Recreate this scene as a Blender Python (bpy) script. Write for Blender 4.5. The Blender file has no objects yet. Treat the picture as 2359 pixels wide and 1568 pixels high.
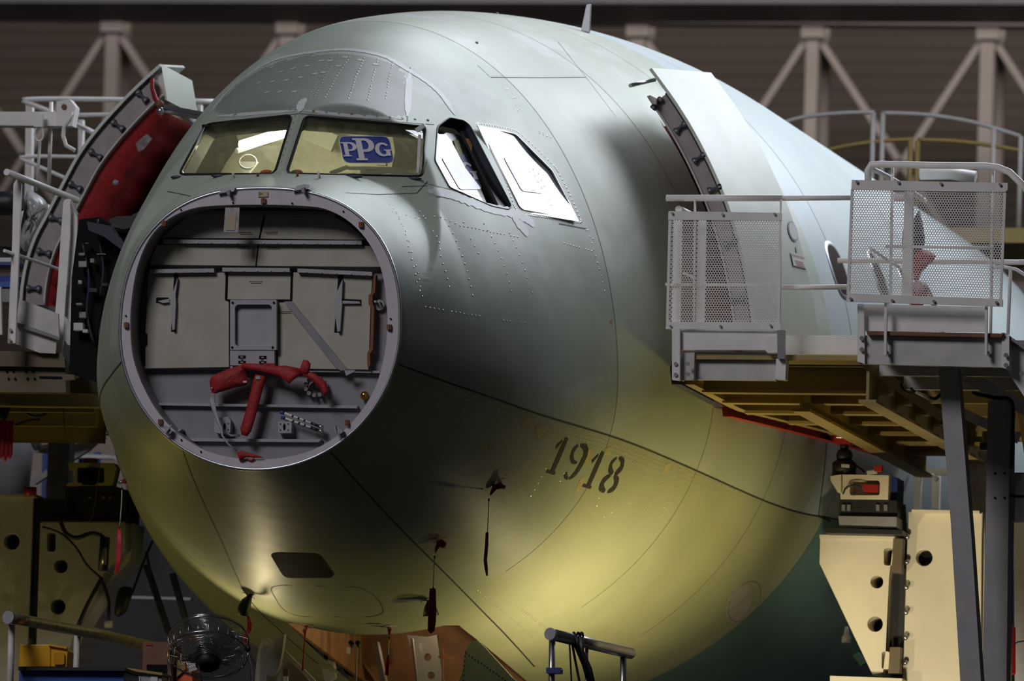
import bpy, bmesh, math, random
import numpy as np
from mathutils import Vector, Matrix
from mathutils.geometry import tessellate_polygon
random.seed(7); rng = np.random.default_rng(7)
sc = bpy.context.scene
C = sc.collection

# ------------------------------------------------------------------ camera
IW, IH, FPX = 2359.0, 1568.0, 26213.0
YAW, PITCH, ROLL, DIST = math.radians(12.5), math.radians(5.89), math.radians(-1.76), 74.46
_f = np.array([-math.sin(YAW)*math.cos(PITCH), math.cos(YAW)*math.cos(PITCH), math.sin(PITCH)])
_r = np.array([math.cos(YAW), math.sin(YAW), 0.0])
_u = np.cross(_r, _f)
CR = math.cos(ROLL)*_r - math.sin(ROLL)*_u
CU = math.sin(ROLL)*_r + math.cos(ROLL)*_u
CF = _f
CC = -(((598-IW/2)/FPX)*CR - ((757-IH/2)/FPX)*CU + CF)*DIST      # camera stands 80 m in front of the nose
cd = bpy.data.cameras.new('camera'); cam = bpy.data.objects.new('camera', cd); C.objects.link(cam)
cd.sensor_width = 36; cd.sensor_fit = 'HORIZONTAL'; cd.lens = 36*FPX/IW
cd.clip_start = 1; cd.clip_end = 600
cd.dof.use_dof = True; cd.dof.focus_distance = 74.5; cd.dof.aperture_fstop = 4.0
m = Matrix.Identity(4)
for i in range(3):
    m[i][0] = CR[i]; m[i][1] = CU[i]; m[i][2] = -CF[i]; m[i][3] = CC[i]
cam.matrix_world = m
sc.camera = cam

# ------------------------------------------------------------------ world, lights, exposure
w = bpy.data.worlds.new('world'); sc.world = w; w.use_nodes = True
bgn = w.node_tree.nodes['Background']
bgn.inputs[0].default_value = (0.80, 0.86, 1.0, 1); bgn.inputs[1].default_value = 0.014
vs = sc.view_settings
vs.view_transform = 'Standard'; vs.look = 'None'; vs.gamma = 1; vs.use_curve_mapping = False; vs.exposure = 0.0
def lamp(name, kind, loc, target, energy, color, size=1, size_y=None, spot=None, blend=.5):
    d = bpy.data.lights.new(name, kind); o = bpy.data.objects.new(name, d); C.objects.link(o)
    d.energy = energy; d.color = color
    if kind == 'AREA':
        d.shape = 'RECTANGLE'; d.size = size; d.size_y = size_y or size
    else:
        d.shadow_soft_size = size
        if kind == 'SPOT': d.spot_size = math.radians(spot); d.spot_blend = blend
    o.location = loc
    o.rotation_euler = (Vector(target)-Vector(loc)).to_track_quat('-Z', 'Y').to_euler()
    return o
COOL = (0.86, 0.91, 1.0); WARM = (1.0, 0.80, 0.18); WARM2 = (1.0, 0.82, 0.48)
lamp('hall_lights_over_cabin', 'AREA', (6.2, 13.0, 8.0), (1.8, 7.5, 1.6), 900, COOL, 5, 5)
lamp('hall_lights_over_nose', 'AREA', (2.0, 10.5, 10.5), (0.2, 2.5, 1.0), 680, COOL, 5, 5)
lamp('hall_lights_front', 'AREA', (-8, -20, 16), (0, 0, 0), 2500, (0.98, 0.94, 1.0), 8, 8)
lamp('hall_lights_back', 'AREA', (0, 38, 16), (0, 53, 3), 2600, (1.0, 0.88, 0.80), 30, 6)
lamp('work_lamp_flank', 'SPOT', (6.6, 4.6, -4.4), (1.9, 4.3, -1.5), 430, WARM, .3, spot=44, blend=.9)
lamp('work_lamp_stand', 'SPOT', (3.3, 2.9, -3.3), (3.42, 6.3, -1.55), 420, (1.0, 0.87, 0.62), .2, spot=36, blend=.6)
lamp('work_lamp_under_nose', 'SPOT', (1.95, 3.7, -2.6), (1.7, 4.3, -1.2), 150, WARM2, .06, spot=160, blend=1.0)
lamp('work_lamp_starboard', 'SPOT', (-0.95, 3.3, -2.05), (-0.80, 2.9, -1.4), 17, WARM2, .04, spot=120, blend=.9)
lamp('work_lamp_left', 'AREA', (-5.0, 4.5, -4.0), (-1.6, 2.5, -0.6), 24, WARM, .6, .6)

# ------------------------------------------------------------------ helpers
def at(px, py, Y):
    """point of the vertical plane y = Y that shows at pixel px, py"""
    Y = Y*DEPTH
    d = (px-IW/2)/FPX*CR - (py-IH/2)/FPX*CU + CF
    t = (Y-CC[1])/d[1]
    return CC + t*d
DEPTH = 1.0          # depth factor while the shallow bulkhead is laid out
def proj(P):
    d = np.asarray(P, float)-CC; z = d@CF
    return np.stack([IW/2+FPX*(d@CR)/z, IH/2-FPX*(d@CU)/z], -1)
def mpp(Y): return (DIST+Y*math.cos(YAW))/FPX     # metres per pixel near depth Y
class MB:
    def __init__(s): s.v = []; s.f = []; s.sm = []
    def add(s, vs, fs, smooth=False):
        b = len(s.v); s.v += [tuple(map(float, p)) for p in vs]
        s.f += [tuple(b+i for i in f) for f in fs]; s.sm += [smooth]*len(fs); return s
    def box(s, lo, hi):
        x0, y0, z0 = lo; x1, y1, z1 = hi
        return s.add([(x0,y0,z0),(x1,y0,z0),(x1,y1,z0),(x0,y1,z0),(x0,y0,z1),(x1,y0,z1),(x1,y1,z1),(x0,y1,z1)],
            [(0,3,2,1),(4,5,6,7),(0,1,5,4),(1,2,6,5),(2,3,7,6),(3,0,4,7)])
    def prism(s, loops, vec, smooth=False):
        """outer loop first, then holes; all 3D points; extruded by vec"""
        vec = np.array(vec, float); L = [[np.array(p, float) for p in l] for l in loops]
        tri = tessellate_polygon([[Vector(p) for p in l] for l in L])
        flat = [p for l in L for p in l]; n = len(flat)
        fs = [tuple(t) for t in tri] + [tuple(n+i for i in reversed(t)) for t in tri]
        k = 0
        for l in L:
            m_ = len(l)
            for i in range(m_): j = (i+1) % m_; fs.append((k+i, k+j, n+k+j, n+k+i))
            k += m_
        return s.add(flat+[p+vec for p in flat], fs, smooth)
    def beam(s, p0, p1, w_, h_, up=(0,0,1)):
        p0 = np.array(p0, float); p1 = np.array(p1, float); d = p1-p0; d /= np.linalg.norm(d)
        u = np.array(up, float)
        if abs(d@u) > .95: u = np.array((0,1.,0))
        sd = np.cross(d, u); sd /= np.linalg.norm(sd); u = np.cross(sd, d)
        q = []
        for p in (p0, p1):
            for a, b in ((-1,-1),(1,-1),(1,1),(-1,1)): q.append(p+sd*w_/2*a+u*h_/2*b)
        return s.add(q, [(0,1,2,3),(7,6,5,4),(0,4,5,1),(1,5,6,2),(2,6,7,3),(3,7,4,0)])
    def tube(s, pts, r, n=10, caps=True, closed=False):
        P = [np.array(p, float) for p in pts]; m_ = len(P)
        rad = r if isinstance(r, (list, tuple, np.ndarray)) else [r]*m_
        q = []; prev = None
        for i in range(m_):
            if closed: t = P[(i+1) % m_]-P[i-1]
            else: t = P[min(i+1, m_-1)]-P[max(i-1, 0)]
            t = t/(np.linalg.norm(t)+1e-12)
            if prev is None:
                a = np.array((0,0,1.)) if abs(t[2]) < .9 else np.array((1.,0,0))
            else: a = prev
            b = np.cross(t, a); b /= np.linalg.norm(b); a = np.cross(b, t); prev = a
            for k in range(n):
                th = 2*math.pi*k/n; q.append(P[i]+(a*math.cos(th)+b*math.sin(th))*rad[i])
        fs = []
        for i in range(m_ if closed else m_-1):
            j = (i+1) % m_
            for k in range(n):
                k2 = (k+1) % n; fs.append((i*n+k, j*n+k, j*n+k2, i*n+k2))
        s.add(q, fs, True)
        if caps and not closed:
            b0 = len(s.v)-len(q)
            s.f += [tuple(b0+k for k in range(n)), tuple(b0+(m_-1)*n+k for k in reversed(range(n)))]; s.sm += [False, False]
        return s
    def grid(s, G, smooth=True, wrap=False, flip=False):
        G = np.asarray(G, float); a, b = G.shape[:2]; fs = []
        for i in range(a-1):
            for j in range(b if wrap else b-1):
                k = (j+1) % b; q = (i*b+j, (i+1)*b+j, (i+1)*b+k, i*b+k)
                fs.append(q[::-1] if flip else q)
        return s.add(G.reshape(-1, 3), fs, smooth)
    def disc(s, c, nrm, r, h, n=16, r2=None):
        c = np.array(c, float); nrm = np.array(nrm, float); nrm /= np.linalg.norm(nrm)
        return s.tube([c, c+nrm*h], [r, r if r2 is None else r2], n)
    def ball(s, c, r, n=12, m_=8, sc_=(1,1,1)):
        G = []
        for i in range(m_+1):
            th = math.pi*i/m_
            G.append([(c[0]+r*sc_[0]*math.sin(th)*math.cos(2*math.pi*j/n), c[1]+r*sc_[1]*math.sin(th)*math.sin(2*math.pi*j/n), c[2]+r*sc_[2]*math.cos(th)) for j in range(n)])
        return s.grid(G, True, True)
    # pixel conveniences: shapes traced at a real depth and given real thickness
    def ppoly(s, pts, Y, d, holes=()):
        return s.prism([[at(x, y, Y) for x, y in pts]]+[[at(x, y, Y) for x, y in h] for h in holes], (0, d, 0))
    def prect(s, x0, y0, x1, y1, Y, d): return s.ppoly([(x0,y0),(x1,y0),(x1,y1),(x0,y1)], Y, d)
    def pbar(s, p0, p1, wpx, Y, d, Y1=None):
        (x0, y0), (x1, y1) = p0, p1; l = math.hypot(x1-x0, y1-y0); nx, ny = -(y1-y0)/l*wpx/2, (x1-x0)/l*wpx/2
        Y1 = Y if Y1 is None else Y1
        a = [at(x0+nx, y0+ny, Y), at(x1+nx, y1+ny, Y1), at(x1-nx, y1-ny, Y1), at(x0-nx, y0-ny, Y)]
        return s.prism([a], (0, d, 0))
    def ptube(s, pts, rpx, Y, n=10, caps=True):
        P = []
        for p in pts: P.append(at(p[0], p[1], p[2] if len(p) > 2 else Y))
        return s.tube(P, rpx*mpp(Y), n, caps)
    def build(s, name, mat, parent=None, bevel=0):
        me = bpy.data.meshes.new(name); me.from_pydata(s.v, [], s.f)
        me.polygons.foreach_set('use_smooth', s.sm); me.update()
        bm = bmesh.new(); bm.from_mesh(me); bmesh.ops.recalc_face_normals(bm, faces=bm.faces)
        bm.to_mesh(me); bm.free()
        me.materials.append(mat)
        o = bpy.data.objects.new(name, me); C.objects.link(o)
        if parent is not None: attach(o, parent)
        if bevel:
            b = o.modifiers.new('bevel', 'BEVEL'); b.width = bevel; b.segments = 2; b.limit_method = 'ANGLE'; b.angle_limit = .7
        return o
WORLDPOS = {}
def attach(o, parent):
    o.parent = parent
    p = WORLDPOS.get(parent.name, Vector((0,0,0)))
    o.location = -p if parent.type == 'EMPTY' else Vector((0,0,0))
def thing(name, label, cat, loc=(0,0,0), group=None):
    o = bpy.data.objects.new(name, None); C.objects.link(o); o.empty_display_size = .2
    o.location = Vector(tuple(map(float, loc))); WORLDPOS[o.name] = Vector(tuple(map(float, loc)))
    o['label'] = label; o['category'] = cat; o['kind'] = 'thing'
    if group: o['group'] = group
    return o
def tag(o, label, cat, group=None):
    o['label'] = label; o['category'] = cat; o['kind'] = 'thing'
    if group: o['group'] = group
    return o
def struct(o): o['kind'] = 'structure'; return o
def circ(cx, cy, rx, ry=None, n=20, rot=0):
    ry = rx if ry is None else ry; o = []
    for i in range(n):
        a = 2*math.pi*i/n; x, y = rx*math.cos(a), ry*math.sin(a)
        o.append((cx+x*math.cos(rot)-y*math.sin(rot), cy+x*math.sin(rot)+y*math.cos(rot)))
    return o
def rrect(x0, y0, x1, y1, r, n=4):
    o = []
    for cx, cy, a0 in ((x1-r, y0+r, -90), (x1-r, y1-r, 0), (x0+r, y1-r, 90), (x0+r, y0+r, 180)):
        for i in range(n+1):
            a = math.radians(a0+90*i/n); o.append((cx+r*math.cos(a), cy+r*math.sin(a)))
    return o
def smooth_loop(pts, k=6, closed=True):
    """Catmull-Rom through points"""
    P = [np.array(p, float) for p in pts]; n = len(P); o = []
    for i in range(n if closed else n-1):
        if closed: a, b, c, d = P[i-1], P[i], P[(i+1) % n], P[(i+2) % n]
        else: a, b, c, d = P[max(i-1, 0)], P[i], P[i+1], P[min(i+2, n-1)]
        for j in range(k):
            t = j/k
            o.append(.5*((2*b)+(c-a)*t+(2*a-5*b+4*c-d)*t*t+(3*b-a-3*c+d)*t**3))
    if not closed: o.append(P[-1])
    return [tuple(p) for p in o]

# ------------------------------------------------------------------ materials
def mat(name, col, rough=.5, metal=0., var=.06, scale=6., col2=None, bump=0., bscale=60., spec=.5, emit=None, estr=0., coat=0., amount=None, lo=.38, hi=.68, detail=5):
    m_ = bpy.data.materials.new(name); m_.use_nodes = True; nt = m_.node_tree; N = nt.nodes; L = nt.links
    b = N['Principled BSDF']
    b.inputs['Roughness'].default_value = rough; b.inputs['Metallic'].default_value = metal
    b.inputs['Specular IOR Level'].default_value = spec
    if coat: b.inputs['Coat Weight'].default_value = coat; b.inputs['Coat Roughness'].default_value = .15
    tc = N.new('ShaderNodeTexCoord')
    nz = N.new('ShaderNodeTexNoise'); nz.inputs['Scale'].default_value = scale; nz.inputs['Detail'].default_value = detail
    L.new(tc.outputs['Object'], nz.inputs['Vector'])
    mp = N.new('ShaderNodeMapRange'); mp.inputs[1].default_value = lo; mp.inputs[2].default_value = hi
    L.new(nz.outputs['Fac'], mp.inputs[0])
    mx = N.new('ShaderNodeMix'); mx.data_type = 'RGBA'
    c2 = col2 or tuple(max(0, c*(1-var*2.2)) for c in col)
    mx.inputs[6].default_value = (*col, 1); mx.inputs[7].default_value = (*c2, 1)
    L.new(mp.outputs[0], mx.inputs[0]); L.new(mx.outputs[2], b.inputs['Base Color'])
    mr = N.new('ShaderNodeMapRange'); mr.inputs[3].default_value = max(.02, rough-.05); mr.inputs[4].default_value = min(1, rough+.07)
    L.new(nz.outputs['Fac'], mr.inputs[0]); L.new(mr.outputs[0], b.inputs['Roughness'])
    if bump:
        n2 = N.new('ShaderNodeTexNoise'); n2.inputs['Scale'].default_value = bscale; L.new(tc.outputs['Object'], n2.inputs['Vector'])
        bp = N.new('ShaderNodeBump'); bp.inputs['Strength'].default_value = bump; bp.inputs['Distance'].default_value = .01
        L.new(n2.outputs['Fac'], bp.inputs['Height']); L.new(bp.outputs[0], b.inputs['Normal'])
    if emit: b.inputs['Emission Color'].default_value = (*emit, 1); b.inputs['Emission Strength'].default_value = estr
    return m_
def skinmat(name, base, dark, patch, patch_amt=.35):
    """primer sprayed over bare metal: soft cloudy variation, darker streaks, lighter dabs"""
    m_ = mat(name, base, .47, .10, col2=dark, scale=1.1, detail=6, spec=.5)
    nt = m_.node_tree; N = nt.nodes; L = nt.links; b = N['Principled BSDF']
    tc = [n for n in N if n.type == 'TEX_COORD'][0]; mx = [n for n in N if n.type == 'MIX'][0]
    mpn = N.new('ShaderNodeMapping'); mpn.inputs['Scale'].default_value = (1.0, .55, .8); L.new(tc.outputs['Object'], mpn.inputs[0])
    n2 = N.new('ShaderNodeTexNoise'); n2.inputs['Scale'].default_value = 2.3; n2.inputs['Detail'].default_value = 4; n2.inputs['Roughness'].default_value = .55
    L.new(mpn.outputs[0], n2.inputs['Vector'])
    r2 = N.new('ShaderNodeMapRange'); r2.inputs[1].default_value = .54; r2.inputs[2].default_value = .66; r2.inputs[4].default_value = patch_amt
    L.new(n2.outputs['Fac'], r2.inputs[0])
    m2 = N.new('ShaderNodeMix'); m2.data_type = 'RGBA'; m2.inputs[7].default_value = (*patch, 1)
    L.new(r2.outputs[0], m2.inputs[0]); L.new(mx.outputs[2], m2.inputs[6]); L.new(m2.outputs[2], b.inputs['Base Color'])
    n3 = N.new('ShaderNodeTexNoise'); n3.inputs['Scale'].default_value = 1.7; n3.inputs['Detail'].default_value = 2; L.new(tc.outputs['Object'], n3.inputs['Vector'])
    bp = N.new('ShaderNodeBump'); bp.inputs['Strength'].default_value = .16; bp.inputs['Distance'].default_value = .05
    L.new(n3.outputs['Fac'], bp.inputs['Height']); L.new(bp.outputs[0], b.inputs['Normal'])
    return m_
M = {}
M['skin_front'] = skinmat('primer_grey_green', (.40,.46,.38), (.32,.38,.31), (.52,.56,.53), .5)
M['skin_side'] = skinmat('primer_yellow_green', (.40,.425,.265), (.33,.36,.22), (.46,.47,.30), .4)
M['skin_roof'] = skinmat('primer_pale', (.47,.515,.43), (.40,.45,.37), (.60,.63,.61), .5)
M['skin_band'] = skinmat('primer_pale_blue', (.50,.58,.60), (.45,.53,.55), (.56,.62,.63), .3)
M['skin_aft'] = skinmat('primer_teal_lit', (.50,.565,.565), (.45,.52,.52), (.56,.61,.61), .3)  # aft roof: overhead light put into the colour as a paler teal
M['skin_aft_low'] = skinmat('primer_teal_shaded', (.15,.27,.24), (.13,.24,.22), (.19,.31,.28), .3)  # aft flank below: shade under the platform put into the colour
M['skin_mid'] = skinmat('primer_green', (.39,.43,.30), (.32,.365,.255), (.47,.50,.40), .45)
M['brow'] = skinmat('matte_green_panel', (.235,.275,.24), (.19,.23,.195), (.28,.31,.285), .4)
M['brow'].node_tree.nodes['Principled BSDF'].inputs['Metallic'].default_value = 0
M['pale_band'] = skinmat('pale_primer_band', (.60,.635,.64), (.50,.55,.55), (.66,.69,.69), .4)
M['brownbeam'] = mat('dull_brown_beam', (.13,.10,.055), .6, 0, .1, 4)
M['joint'] = mat('joint_sealant', (.035,.04,.035), .6)
M['rivet'] = mat('rivet_metal', (.78,.76,.68), .3, .6)
M['ring'] = mat('lilac_grey_paint', (.55,.52,.56), .42, 0, .04, 14)
M['grey'] = mat('grey_paint', (.25,.245,.26), .5, 0, .06, 9)
M['greyl'] = mat('light_grey_paint', (.37,.365,.38), .45, 0, .05, 9)
M['cream'] = mat('cream_primer', (.41,.40,.345), .55, 0, .06, 4, col2=(.37,.34,.26))
M['dark'] = mat('near_black', (.010,.009,.010), .8, spec=.1)  # near-black for holes, print and fittings, and for sheets standing in for shade
M['brown'] = mat('cork_pad', (.20,.075,.03), .7, bump=.3)
M['red'] = mat('red_fabric', (.34,.010,.013), .65, 0, .12, 18, bump=.5, bscale=35)
M['redtag'] = mat('red_ribbon', (.50,.015,.03), .55, 0, .1, 25)
M['black'] = mat('black_rubber', (.012,.012,.014), .5)
M['navy'] = mat('navy_fitting', (.018,.022,.045), .45)
M['white'] = mat('white_paint', (.82,.80,.77), .42, 0, .05, 5)
M['whited'] = mat('white_paint_worn', (.58,.56,.53), .5, 0, .08, 8)
M['yellowb'] = mat('yellow_beam_paint', (.36,.27,.085), .5, 0, .08, 3)
M['creamst'] = mat('cream_stand_paint', (.72,.66,.50), .45, 0, .05, 2.5)
M['steel'] = mat('brushed_steel', (.50,.49,.48), .3, .9, .08, 20)
M['chrome'] = mat('chrome_wire', (.72,.72,.74), .18, 1, .04)
M['alu'] = mat('aluminium', (.55,.57,.60), .34, .85, .06, 12)
M['wallb'] = mat('hangar_wall_cladding', (.085,.07,.058), .8, 0, .05, .5)
M['truss'] = mat('truss_paint', (.36,.325,.31), .6, 0, .06, 1.2)
M['blue'] = mat('bench_blue', (.03,.10,.36), .45, 0, .05)
M['binyel'] = mat('yellow_plastic', (.72,.36,.012), .35, 0, .05)
M['card'] = mat('cardboard', (.20,.10,.06), .8, 0, .1, 10)
M['orange'] = mat('orange_plastic', (.75,.13,.03), .5)
M['teal_dark'] = mat('teal_cap', (.02,.13,.12), .5)
M['bluepaint'] = mat('blue_paint', (.03,.05,.22), .5)
M['redpaint'] = mat('red_paint', (.40,.02,.02), .4, 0, .06)
M['beige'] = mat('cockpit_beige', (.58,.53,.40), .6, 0, .1, 8)
M['olive'] = mat('cockpit_dark_lining', (.06,.055,.035), .7)
M['bay'] = mat('gear_bay_brown', (.24,.125,.06), .6, 0, .15, 5)
M['paper'] = mat('white_paper', (.68,.67,.66), .7)
M['plastic'] = mat('clear_plastic_wrap', (.55,.55,.57), .25, 0, .2, 12, bump=.6, bscale=9)
M['stencil'] = mat('black_stencil', (.018,.016,.012), .6, 0, .2, 30)
M['logo_blue'] = mat('logo_blue', (.006,.028,.24), .5, 0, .02)
M['logo_grey'] = mat('logo_pale', (.62,.62,.64), .5, 0, .02)
M['tube'] = mat('lamp_tube', (1,1,1), .4, emit=(1,.96,.82), estr=14)
def filmmat(name, col, speck, rough=.18):
    m_ = mat(name, col, rough, 0, col2=speck, scale=7, lo=.46, hi=.64, detail=15, coat=.3)
    return m_
M['film'] = filmmat('white_window_film', (.78,.82,.86), (.30,.42,.47))
M['film2'] = mat('lilac_print', (.60,.60,.76), .3, 0, .05, 6)
def glassmat(name, tint, haze, hazecol, refl=.12):
    m_ = bpy.data.materials.new(name); m_.use_nodes = True; nt = m_.node_tree; N = nt.nodes; L = nt.links
    N.remove(N['Principled BSDF']); out = N['Material Output']
    tr = N.new('ShaderNodeBsdfTransparent'); tr.inputs[0].default_value = (*tint, 1)
    gl = N.new('ShaderNodeBsdfGlossy'); gl.inputs['Roughness'].default_value = .06
    df = N.new('ShaderNodeBsdfDiffuse'); df.inputs[0].default_value = (*hazecol, 1)
    tl = N.new('ShaderNodeBsdfTranslucent'); tl.inputs[0].default_value = (*hazecol, 1)
    ad = N.new('ShaderNodeMixShader'); ad.inputs[0].default_value = .6; L.new(df.outputs[0], ad.inputs[1]); L.new(tl.outputs[0], ad.inputs[2])
    tc = N.new('ShaderNodeTexCoord'); vz = N.new('ShaderNodeTexNoise'); vz.inputs['Scale'].default_value = 16; vz.inputs['Detail'].default_value = 8; vz.inputs['Roughness'].default_value = .75
    L.new(tc.outputs['Object'], vz.inputs['Vector'])
    mr = N.new('ShaderNodeMapRange'); mr.inputs[1].default_value = .42; mr.inputs[2].default_value = .72; mr.inputs[3].default_value = haze*.35; mr.inputs[4].default_value = haze*1.6
    L.new(vz.outputs['Fac'], mr.inputs[0])
    a = N.new('ShaderNodeMixShader'); L.new(mr.outputs[0], a.inputs[0]); L.new(tr.outputs[0], a.inputs[1]); L.new(ad.outputs[0], a.inputs[2])
    b = N.new('ShaderNodeMixShader'); b.inputs[0].default_value = refl; L.new(a.outputs[0], b.inputs[1]); L.new(gl.outputs[0], b.inputs[2])
    L.new(b.outputs[0], out.inputs[0]); return m_
M['glass'] = glassmat('windscreen_glass', (.88,.90,.84), .05, (.8,.78,.66))
M['glassd'] = glassmat('dusty_windscreen_glass', (.88,.90,.82), .11, (.8,.78,.62))
M['acetate'] = glassmat('clear_plastic_bag', (.9,.9,.9), .3, (.8,.8,.8), .2)

# ------------------------------------------------------------------ the hall
FLOOR = -9.4
struct(MB().box((-70, -90, FLOOR-.3), (90, 75, FLOOR)).build('floor', mat('hall_floor', (.09,.085,.08), .5, 0, .05, .3)))
WY = 53.0
wl = struct(MB().box((-70, WY, FLOOR), (90, WY+.4, 26)).build('wall_back', M['wallb']))
mb = MB()
for i in range(90):                       # shallow horizontal cladding ribs
    z = -2+i*.16
    mb.box((-40, WY-.012, z), (60, WY, z+.07))
o = mb.build('cladding_rib', M['wallb'], wl); o['kind'] = 'stuff'
TY = 50.0
tr = thing('lattice_truss', 'pale steel lattice truss running along the dark hangar wall', 'truss', at(1180, 400, TY))
def tpart(name, p0, p1, wpx, Y=TY, d=.18): MB().pbar(p0, p1, wpx, Y, d).build(name, M['truss'], tr)
tpart('top_chord', (-500, 22), (2900, 50), 27, TY-.1, .4)
tpart('top_flange', (-500, 3), (2900, 23), 9, TY-.3, .8)
tpart('bottom_chord', (-500, 640), (2900, 668), 26)
cols = [-145+403.5*i for i in range(8)]
for i, x in enumerate(cols):
    y = 36+(x)*.0085
    tpart('post', (x, y), (x-16, 660), 32 if i % 2 == 0 else 28)
    tpart('gusset', (x-1, y+2), (x-1, y+34), 52, TY-.05, .05)
    tpart('rear_post', (x+30, y), (x+16, 660), 18, TY+.9, .12)
    for sgn in (-1, 1):
        tpart('diagonal_brace', (x+sgn*16, y+40), (x+sgn*196, y+315), 15, TY+.05, .1)
        tpart('lower_brace', (x+sgn*196, y+330), (x+sgn*10, 655), 13, TY+.05, .1)
cb = tag(MB().box((-60, 46, at(0, 6, 46)[2]), (80, 47.5, at(0, -40, 46)[2])).build('crane_girder', mat('girder_blue_grey', (.12,.13,.16), .5)), 'blue-grey crane girder along the top edge of the picture', 'girder')

# ------------------------------------------------------------------ fuselage surface
def spl_setup(k, v):
    k = np.asarray(k, float); v = np.asarray(v, float); n = len(k); h = np.diff(k)
    A = np.zeros((n, n)); b = np.zeros(n); A[0, 0] = 1
    for i in range(1, n-1):
        A[i, i-1] = h[i-1]; A[i, i] = 2*(h[i-1]+h[i]); A[i, i+1] = h[i]; b[i] = 6*((v[i+1]-v[i])/h[i]-(v[i]-v[i-1])/h[i-1])
    A[-1, -1] = 2*h[-1]; A[-1, -2] = h[-1]; b[-1] = 6*(0-(v[-1]-v[-2])/h[-1])
    return k, v, h, np.linalg.solve(A, b)
def spl(S_, s):
    k, v, h, m_ = S_; s = np.clip(s, k[0], k[-1]); i = np.clip(np.searchsorted(k, s, side='right')-1, 0, len(k)-2); t = s-k[i]; hh = h[i]
    return v[i]+t*((v[i+1]-v[i])/hh-hh*(2*m_[i]+m_[i+1])/6)+t*t*m_[i]/2+t**3*(m_[i+1]-m_[i])/(6*hh)
KS = [0,.5,1,1.6,2.3,3.1,4,5,6,7.5,9.5]
SW = spl_setup(KS, [.945,1.165,1.345,1.50,1.65,1.82,2.06,2.31,2.53,2.77,2.82])
SB = spl_setup(KS, [-.93,-1.04,-1.155,-1.30,-1.48,-1.68,-1.80,-1.90,-1.985,-2.04,-2.05])
SM = spl_setup(KS, [0,-.07,-.12,-.15,-.13,-.06,.03,.14,.23,.30,.31])
ST = spl_setup([0,.46,.913,1.36,2.0,2.8,3.7,4.7,6,7.5,9.5], [.979,1.255,1.545,1.775,2.085,2.39,2.575,2.735,2.90,3.02,3.06])
NK = [0,.8,2,4,6]
def rad(s, phi):
    """distance of the skin from the axis at station s (metres aft of the nose ring), angle phi"""
    s = np.asarray(s, float); phi = np.asarray(phi, float)
    w_, zb, zm, zt = spl(SW, s), spl(SB, s), spl(SM, s), spl(ST, s)
    nu = np.interp(s, NK, [2.4,2.0,1.95,2,2]); nl = np.interp(s, NK, [2,2,1.95,1.9,2])
    c, sn = np.abs(np.cos(phi)), np.sin(phi); up = sn > 0
    N = np.where(up, nu, nl); h = np.where(up, zt-zm, zm-zb)
    r = ((c/w_)**N+(np.abs(sn)/h)**N)**(-1/N)
    zh = .93+.315*s; nh = np.interp(s, [0,.8], [2.4,2.2])
    rh = ((c/w_)**nh+(np.abs(sn)/(zh-zm))**nh)**(-1/nh)          # the hood in front of the windscreen
    den = sn+.53*c
    rp = np.where(den > 1e-3, (1.075+1.037*(s-.46)-zm)/np.maximum(den, 1e-3), 99.)   # flat windscreen facets
    rp = np.where(rp < 0, 0, rp)
    return np.where(up & (s < 2.2), np.minimum(r, np.maximum(rp, rh)), r)
def S3(s, phi, off=0.):
    r = rad(s, phi)+off; zm = spl(SM, s)
    return np.stack([r*np.cos(phi), np.broadcast_to(np.asarray(s, float), np.shape(r)), zm+r*np.sin(phi)], -1)
def nrm(s, phi, e=.01):
    a = S3(s+e, phi)-S3(max(s-e, 0), phi); b = S3(s, phi+e)-S3(s, phi-e)
    n = np.cross(a, b); n /= np.linalg.norm(n)
    if n[0]*math.cos(phi)+n[2]*math.sin(phi) < 0: n = -n
    return n
def hits(pts):
    """(s, phi) of the skin points seen at pixels"""
    P_ = np.asarray(pts, float)[:, :2]
    D = (P_[:, :1]-IW/2)/FPX*CR - (P_[:, 1:]-IH/2)/FPX*CU + CF
    ys = np.concatenate([np.linspace(0.0, 8, 200), np.linspace(8.1, 17, 60)])
    def ins(y):                                     # y: (n, k)
        t = (y-CC[1])/D[:, 1:2]; x = CC[0]+t*D[:, 0:1]; z = CC[2]+t*D[:, 2:3]-spl(SM, y)
        return np.hypot(x, z) < rad(y, np.arctan2(z, x))
    k = ins(np.broadcast_to(ys, (len(P_), len(ys)))); i = np.argmax(k, 1); ok = k[np.arange(len(P_)), i]
    a = np.where(i > 0, ys[np.maximum(i-1, 0)], 0.)[:, None]; b = ys[i][:, None]
    for _ in range(20):
        c = (a+b)/2; q = ins(c); b = np.where(q, c, b); a = np.where(q, a, c)
    t = (b-CC[1])/D[:, 1:2]; x = CC[0]+t*D[:, 0:1]; z = CC[2]+t*D[:, 2:3]-spl(SM, b)
    ph = np.arctan2(z, x)
    return [(float(b[j, 0]), float(ph[j, 0])) if ok[j] else None for j in range(len(P_))]
def hit(px, py): return hits([(px, py)])[0]
def hit3(px, py, off=0.):
    h = hit(px, py)
    return S3(h[0], h[1])+nrm(*h)*off
def densify(pts, k):
    o = []
    for i in range(len(pts)):
        a, b = np.array(pts[i], float), np.array(pts[(i+1) % len(pts)], float)
        o += [tuple(a+(b-a)*j/k) for j in range(k)]
    return o
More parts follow.
